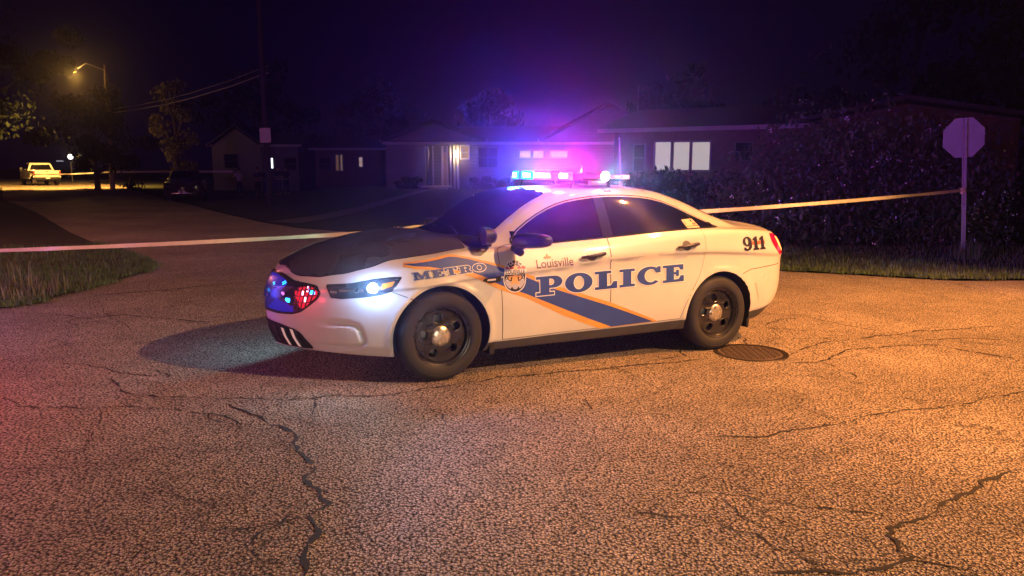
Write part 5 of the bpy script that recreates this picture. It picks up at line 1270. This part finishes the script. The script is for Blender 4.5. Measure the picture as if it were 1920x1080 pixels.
# ------------------------------------------------------------------ pickup truck
def pickup(x, y, rz, label):
    z = gz(x, y); t = thing("pickup_truck", label, "truck", (x, y, z), rz)
    P = mat("truck_paint", (.72, .70, .62), .35, coat=.6, noise=(2, .05))
    body = MB()      # local: +y is forward, rear faces -y
    def shell(prof, w, top_in=0):
        vs = [(-w / 2, a, b) for a, b in prof] + [(w / 2, a, b) for a, b in prof]; n = len(prof)
        return vs, [tuple(range(n - 1, -1, -1)), tuple(range(n, 2 * n))] + [(i, (i + 1) % n, n + (i + 1) % n, n + i) for i in range(n)]
    for s in (-1, 1): body.add(*[[(vx * 1 + s * .90, vy, vz) for vx, vy, vz in shell([(.02, .62), (.02, 1.17), (2.05, 1.17), (2.05, .62), (1.55, .60), (1.50, .80), (1.30, .98), (1.0, 1.02), (.72, .98), (.52, .80), (.47, .60)], .10)[0]], shell([(0, 0)] * 11, 1)[1]])
    body.obj("bed_side", P, t)
    rbox("tailgate", (0, .02, .90), (1.66, .07, .54), P, t, .02); rbox("gate_handle", (0, -.025, 1.07), (.22, .02, .06), BLACKP, t, .008)
    cab = MB(); w0, w1 = .95, .74
    prof = [(2.10, .62, w0), (2.10, 1.16, w0), (2.22, 1.70, w1), (2.38, 1.78, w1 - .04), (3.4, 1.78, w1 - .04), (3.62, 1.70, w1), (4.2, 1.18, w0), (5.5, 1.08, w0 - .03), (5.62, .9, w0 - .05), (5.62, .5, w0 - .05), (2.10, .5, w0)]
    n = len(prof); cab.add([(-w, a, b) for a, b, w in prof] + [(w, a, b) for a, b, w in prof], [tuple(range(n - 1, -1, -1)), tuple(range(n, 2 * n))] + [(i, (i + 1) % n, n + (i + 1) % n, n + i) for i in range(n)])
    bevel_obj(cab.obj("cab", P, t), .03, 2)
    v = [(-.78, 2.105, 1.22), (.78, 2.105, 1.22), (.62, 2.195, 1.63), (-.62, 2.195, 1.63)]; MB().add([(a, b - .012, c) for a, b, c in v], [(0, 1, 2, 3)]).obj("rear_window", GLASS, t)
    for s in (-1, 1):
        MB().add([(s * .935, 2.35, 1.22), (s * .945, 4.0, 1.22), (s * .765, 3.55, 1.66), (s * .765, 2.45, 1.66)], [(0, 1, 2, 3)]).obj("side_window", GLASS, t)
        rbox("taillight", (s * .90, .0, .96), (.12, .05, .34), mat("tail_dull", (.25, .02, .02), .3), t, .01)
        rbox("side_mirror", (s * 1.08, 3.85, 1.25), (.2, .1, .28), BLACKP, t, .02)
        for yy in (1.02, 4.75):
            wl = MB().lathe([(.001, -.12), (.20, -.12), (.22, -.10), (.34, -.12), (.385, -.08), (.385, .08), (.34, .12), (.001, .12)], 28, 'X', (s * .80, yy, .385)).obj("wheel", RUBBER, t, 40)
    rbox("rear_bumper", (0, -.10, .56), (1.78, .16, .20), BLACKP, t, .03); rbox("licence_plate", (.0, -.19, .60), (.30, .01, .15), mat("plate_white", (.6, .6, .6), .5), t, .003)
    rbox("bed_floor", (0, 1.05, .66), (1.6, 2.0, .05), BLACKP, t, .01); rbox("chassis", (0, 2.8, .45), (1.2, 5.2, .16), BLACKP, t, .03)
    for s in (-1, 1): rbox("mud_flap", (s * .80, .50, .35), (.26, .02, .35), TRIM if s < 0 else BLACKP, t, .004)
    return t
px_ = wpt(90, 346, 60); pickup(px_.x, px_.y, R(42), "old white pickup truck seen from behind under the orange street lamp")

# ------------------------------------------------------------------ parked dark sedan (shares the saloon body shape)
SEDP = mat("dark_sedan_paint", (.035, .015, .022), .22, coat=1.0, noise=(3, .1))
sd = thing("parked_sedan", "dark sedan parked facing the camera beside the dark tree trunk", "car", (0, 0, 0))
keep = ("body", "hood", "windshield", "rear_window", "side_window", "window_surround", "wheel", "side_mirror", "lower_intake", "trunk_lid", "headlight", "wheel_well_liner", "cowl")
def cp(o, par, depth=0):
    c = o.copy(); C.objects.link(c); c.parent = par
    base = o.name.split('.')[0]
    if c.type == 'MESH' and base in ("body", "hood", "trunk_lid"):
        c.data = o.data.copy()
        for i, m_ in enumerate(c.data.materials):
            if m_ and m_.name.startswith("white_paint"): c.data.materials[i] = SEDP
    if depth < 2:
        for ch in o.children:
            b2 = ch.name.split('.')[0]
            if b2 in ("strobe_lamp", "projector_ring", "amber_marker", "shut_line", "intake_fin", "marker_bar"): continue
            if ch.type != 'LIGHT': cp(ch, c, depth + 1)
    return c
for ch in list(car.children):
    if ch.name.split('.')[0] in keep: cp(ch, sd)
rbox("licence_plate", (1.17, 0, .46), (.02, .32, .15), mat("plate_dim", (.5, .45, .5), .4), sd, .004)
rbox("bumper_strip", (1.185, 0, .40), (.03, 1.0, .035), CHROME, sd, .008)
q = wpt(287, 378, 38.6); sd.location = (q.x + 1.0, q.y + 1.4, gz(q.x, q.y)); sd.rotation_euler = (0, 0, R(-72))

# ------------------------------------------------------------------ bystanders far off by the tape
def person(px, dist, rz, label, shirt, trousers, arms=0, hgt=1.0):
    x = X(px, dist); t = thing("person", label, "person", (x, dist, gz(x, dist)), rz, "bystanders by the far tape")
    t.scale = (hgt, hgt, hgt)
    SK = mat("skin", (.35, .22, .16), .6); J = []; E_ = []; Rr = []
    def j(p, r, par=None):
        J.append(p); Rr.append(r)
        if par is not None: E_.append((par, len(J) - 1))
        return len(J) - 1
    pel = j((0, 0, .95), (.15, .11)); wa_ = j((0, 0, 1.12), (.125, .095), pel); chs = j((0, 0, 1.34), (.155, .11), wa_); nk = j((0, 0, 1.49), (.055, .055), chs); hb = j((0, -.015, 1.57), (.075, .085), nk); ht = j((0, -.01, 1.70), (.078, .092), hb)
    ends = []
    for s in (-1, 1):
        hp = j((s * .09, 0, .88), (.085, .09), pel); kn_ = j((s * .11, -.02, .50), (.058, .062), hp); an = j((s * .12, .02, .09), (.04, .045), kn_); j((s * .14, -.14, .04), (.04, .03), an)
        sh = j((s * .18, 0, 1.42), (.058, .055), chs)
        if arms == 1: el = j((s * .26, -.02, 1.16), (.042, .042), sh); wr = j((s * .12, -.22, 1.10), (.03, .03), el)
        elif arms == 2 and s < 0: el = j((s * .30, -.08, 1.20), (.042, .042), sh); wr = j((s * .26, -.22, 1.42), (.03, .03), el)
        else: el = j((s * .25, .02, 1.14), (.042, .042), sh); wr = j((s * .27, -.06, .90), (.03, .03), el)
        d = (Vector(J[wr]) - Vector(J[el])).normalized(); hnd = j(tuple(Vector(J[wr]) + d * .07), (.03, .02), wr)
        for f in range(4): j(tuple(Vector(J[hnd]) + d * (.06 + .01 * (f in (1, 2))) + Vector(((f - 1.5) * .018, -.01, 0))), (.009, .009), hnd)
        j(tuple(Vector(J[wr]) + d * .06 + Vector((-s * .035, -.02, 0))), (.010, .010), hnd)
    b = blob("body", J, E_, Rr, SK, t, 1)
    tor = [(0, 0, .93), (0, 0, 1.12), (0, 0, 1.34), (0, 0, 1.45)]; J2 = list(tor); E2 = [(0, 1), (1, 2), (2, 3)]; R2 = [(.17, .13), (.145, .115), (.175, .13), (.10, .08)]
    k = 7 + 0
    for s_i, s in enumerate((-1, 1)):
        sh = Vector((s * .18, 0, 1.42)); el = Vector(J[[i for i, p in enumerate(J) if abs(p[0] - sh.x) < 1e-6 and p[2] == 1.42][0] + 1]); J2 += [tuple(sh), tuple(el)]; E2 += [(2, len(J2) - 2), (len(J2) - 2, len(J2) - 1)]; R2 += [(.075, .07), (.06, .06)]
    blob("shirt", J2, E2, R2, shirt, t, 1)
    J3 = [(0, 0, .98), (0, 0, .90)]; E3 = [(0, 1)]; R3 = [(.165, .125), (.165, .13)]
    for s in (-1, 1): J3 += [(s * .095, 0, .80), (s * .11, -.02, .50), (s * .12, .02, .12)]; n = len(J3); E3 += [(1, n - 3), (n - 3, n - 2), (n - 2, n - 1)]; R3 += [(.105, .11), (.08, .085), (.065, .07)]
    blob("trousers", J3, E3, R3, trousers, t, 1)
    hr = MB().lathe([(.001, .105), (.06, .095), (.092, .05), (.098, 0), (.09, -.04)], 14, 'Z', (0, .012, 1.685)).obj("hair", BLACKP, t, 80)
    return t
CL = [mat("shirt_grey", (.40, .38, .42), .8), mat("cloth_navy", (.02, .022, .05), .8), mat("cloth_black", (.014, .013, .02), .8), mat("cloth_denim", (.035, .045, .08), .8)]
person(447, 47.6, R(10), "bystander in a light grey shirt holding the end of the far tape", CL[0], CL[2], 2)
person(482, 47.0, R(-15), "bystander in dark clothes with folded arms left of the dark utility pole", CL[1], CL[2], 1, 1.02)
person(498, 49.0, R(25), "bystander in black standing directly behind the dark utility pole", CL[2], CL[3], 0)
person(521, 46.0, R(-30), "bystander in dark clothes right of the dark utility pole", CL[1], CL[3], 1, .98)
person(535, 48.0, R(40), "rightmost bystander, slim figure in black", CL[2], CL[2], 0, .97)

# ------------------------------------------------------------------ light from street lamps and other patrol cars outside the frame
# ==SCENELIGHTS==
def spot(loc, tgt, col, e, ang, blend, size):
    return lamp('SPOT', loc, col, e, size, None, aim=Vector(tgt) - Vector(loc), spot=ang, blend=blend)
spot((12.4, 1.1, 9.4), (.8, 4.6, 0), (1.0, .51, .22), 12500, 92, .5, .10)
spot((9.2, 6.2, 9.6), (6.2, 7.0, 0), (1.0, .34, .07), 16500, 72, .8, .05)
# low beam headlamp of the car the photographer stands beside: the unseen box over it is added to cut off the beam
HB = Vector((2.8, -2.7, .80)); hd_ = Vector((-3.4, 9.4, 0)).normalized()
lamp('POINT', HB, (1.0, .78, .56), 900, .008, parent=None)
hl_t = thing("beam_shield", "unseen open black box added beside the photographer to cut off the headlamp beam", "beam shield", tuple(HB), math.atan2(hd_.y, hd_.x))
hh = MB(); hh.box((.06, 0, .012), (.52, .5, .012)).box((-.2, 0, -.10), (.01, .5, .22)).box((.0, .25, -.1), (.4, .01, .22)).box((.0, -.25, -.1), (.4, .01, .22))
hh.obj("housing", GAP, hl_t)
lamp('POINT', (-4.7, 4.7, .75), (1.0, .03, .05), 95, .06, parent=None)
lamp('POINT', (-7.4, 6.2, 1.1), (.62, .22, 1.0), 230, .08, parent=None)
lamp('POINT', (-14.0, 12.0, 4.0), (1.0, .26, .24), 1300, .15, parent=None)

# ------------------------------------------------------------------ thin mist added to imitate lens glare round the lights
hz = MB().box((-20, 60, 14.5), (260, 180, 32)).obj("glare_haze", None); tag(hz, "thin added mist imitating the purple lens glare around the roof lights", None, kind="stuff")
hm = bpy.data.materials.new("glare_haze"); hm.use_nodes = True; nt = hm.node_tree; nt.nodes.clear()
ho = nt.nodes.new("ShaderNodeOutputMaterial"); pv = nt.nodes.new("ShaderNodeVolumePrincipled"); pv.inputs["Color"].default_value = (.85, .85, .9, 1)
pv.inputs["Density"].default_value = .0018; pv.inputs["Anisotropy"].default_value = .94; nt.links.new(pv.outputs[0], ho.inputs["Volume"]); hz.data.materials.append(hm)
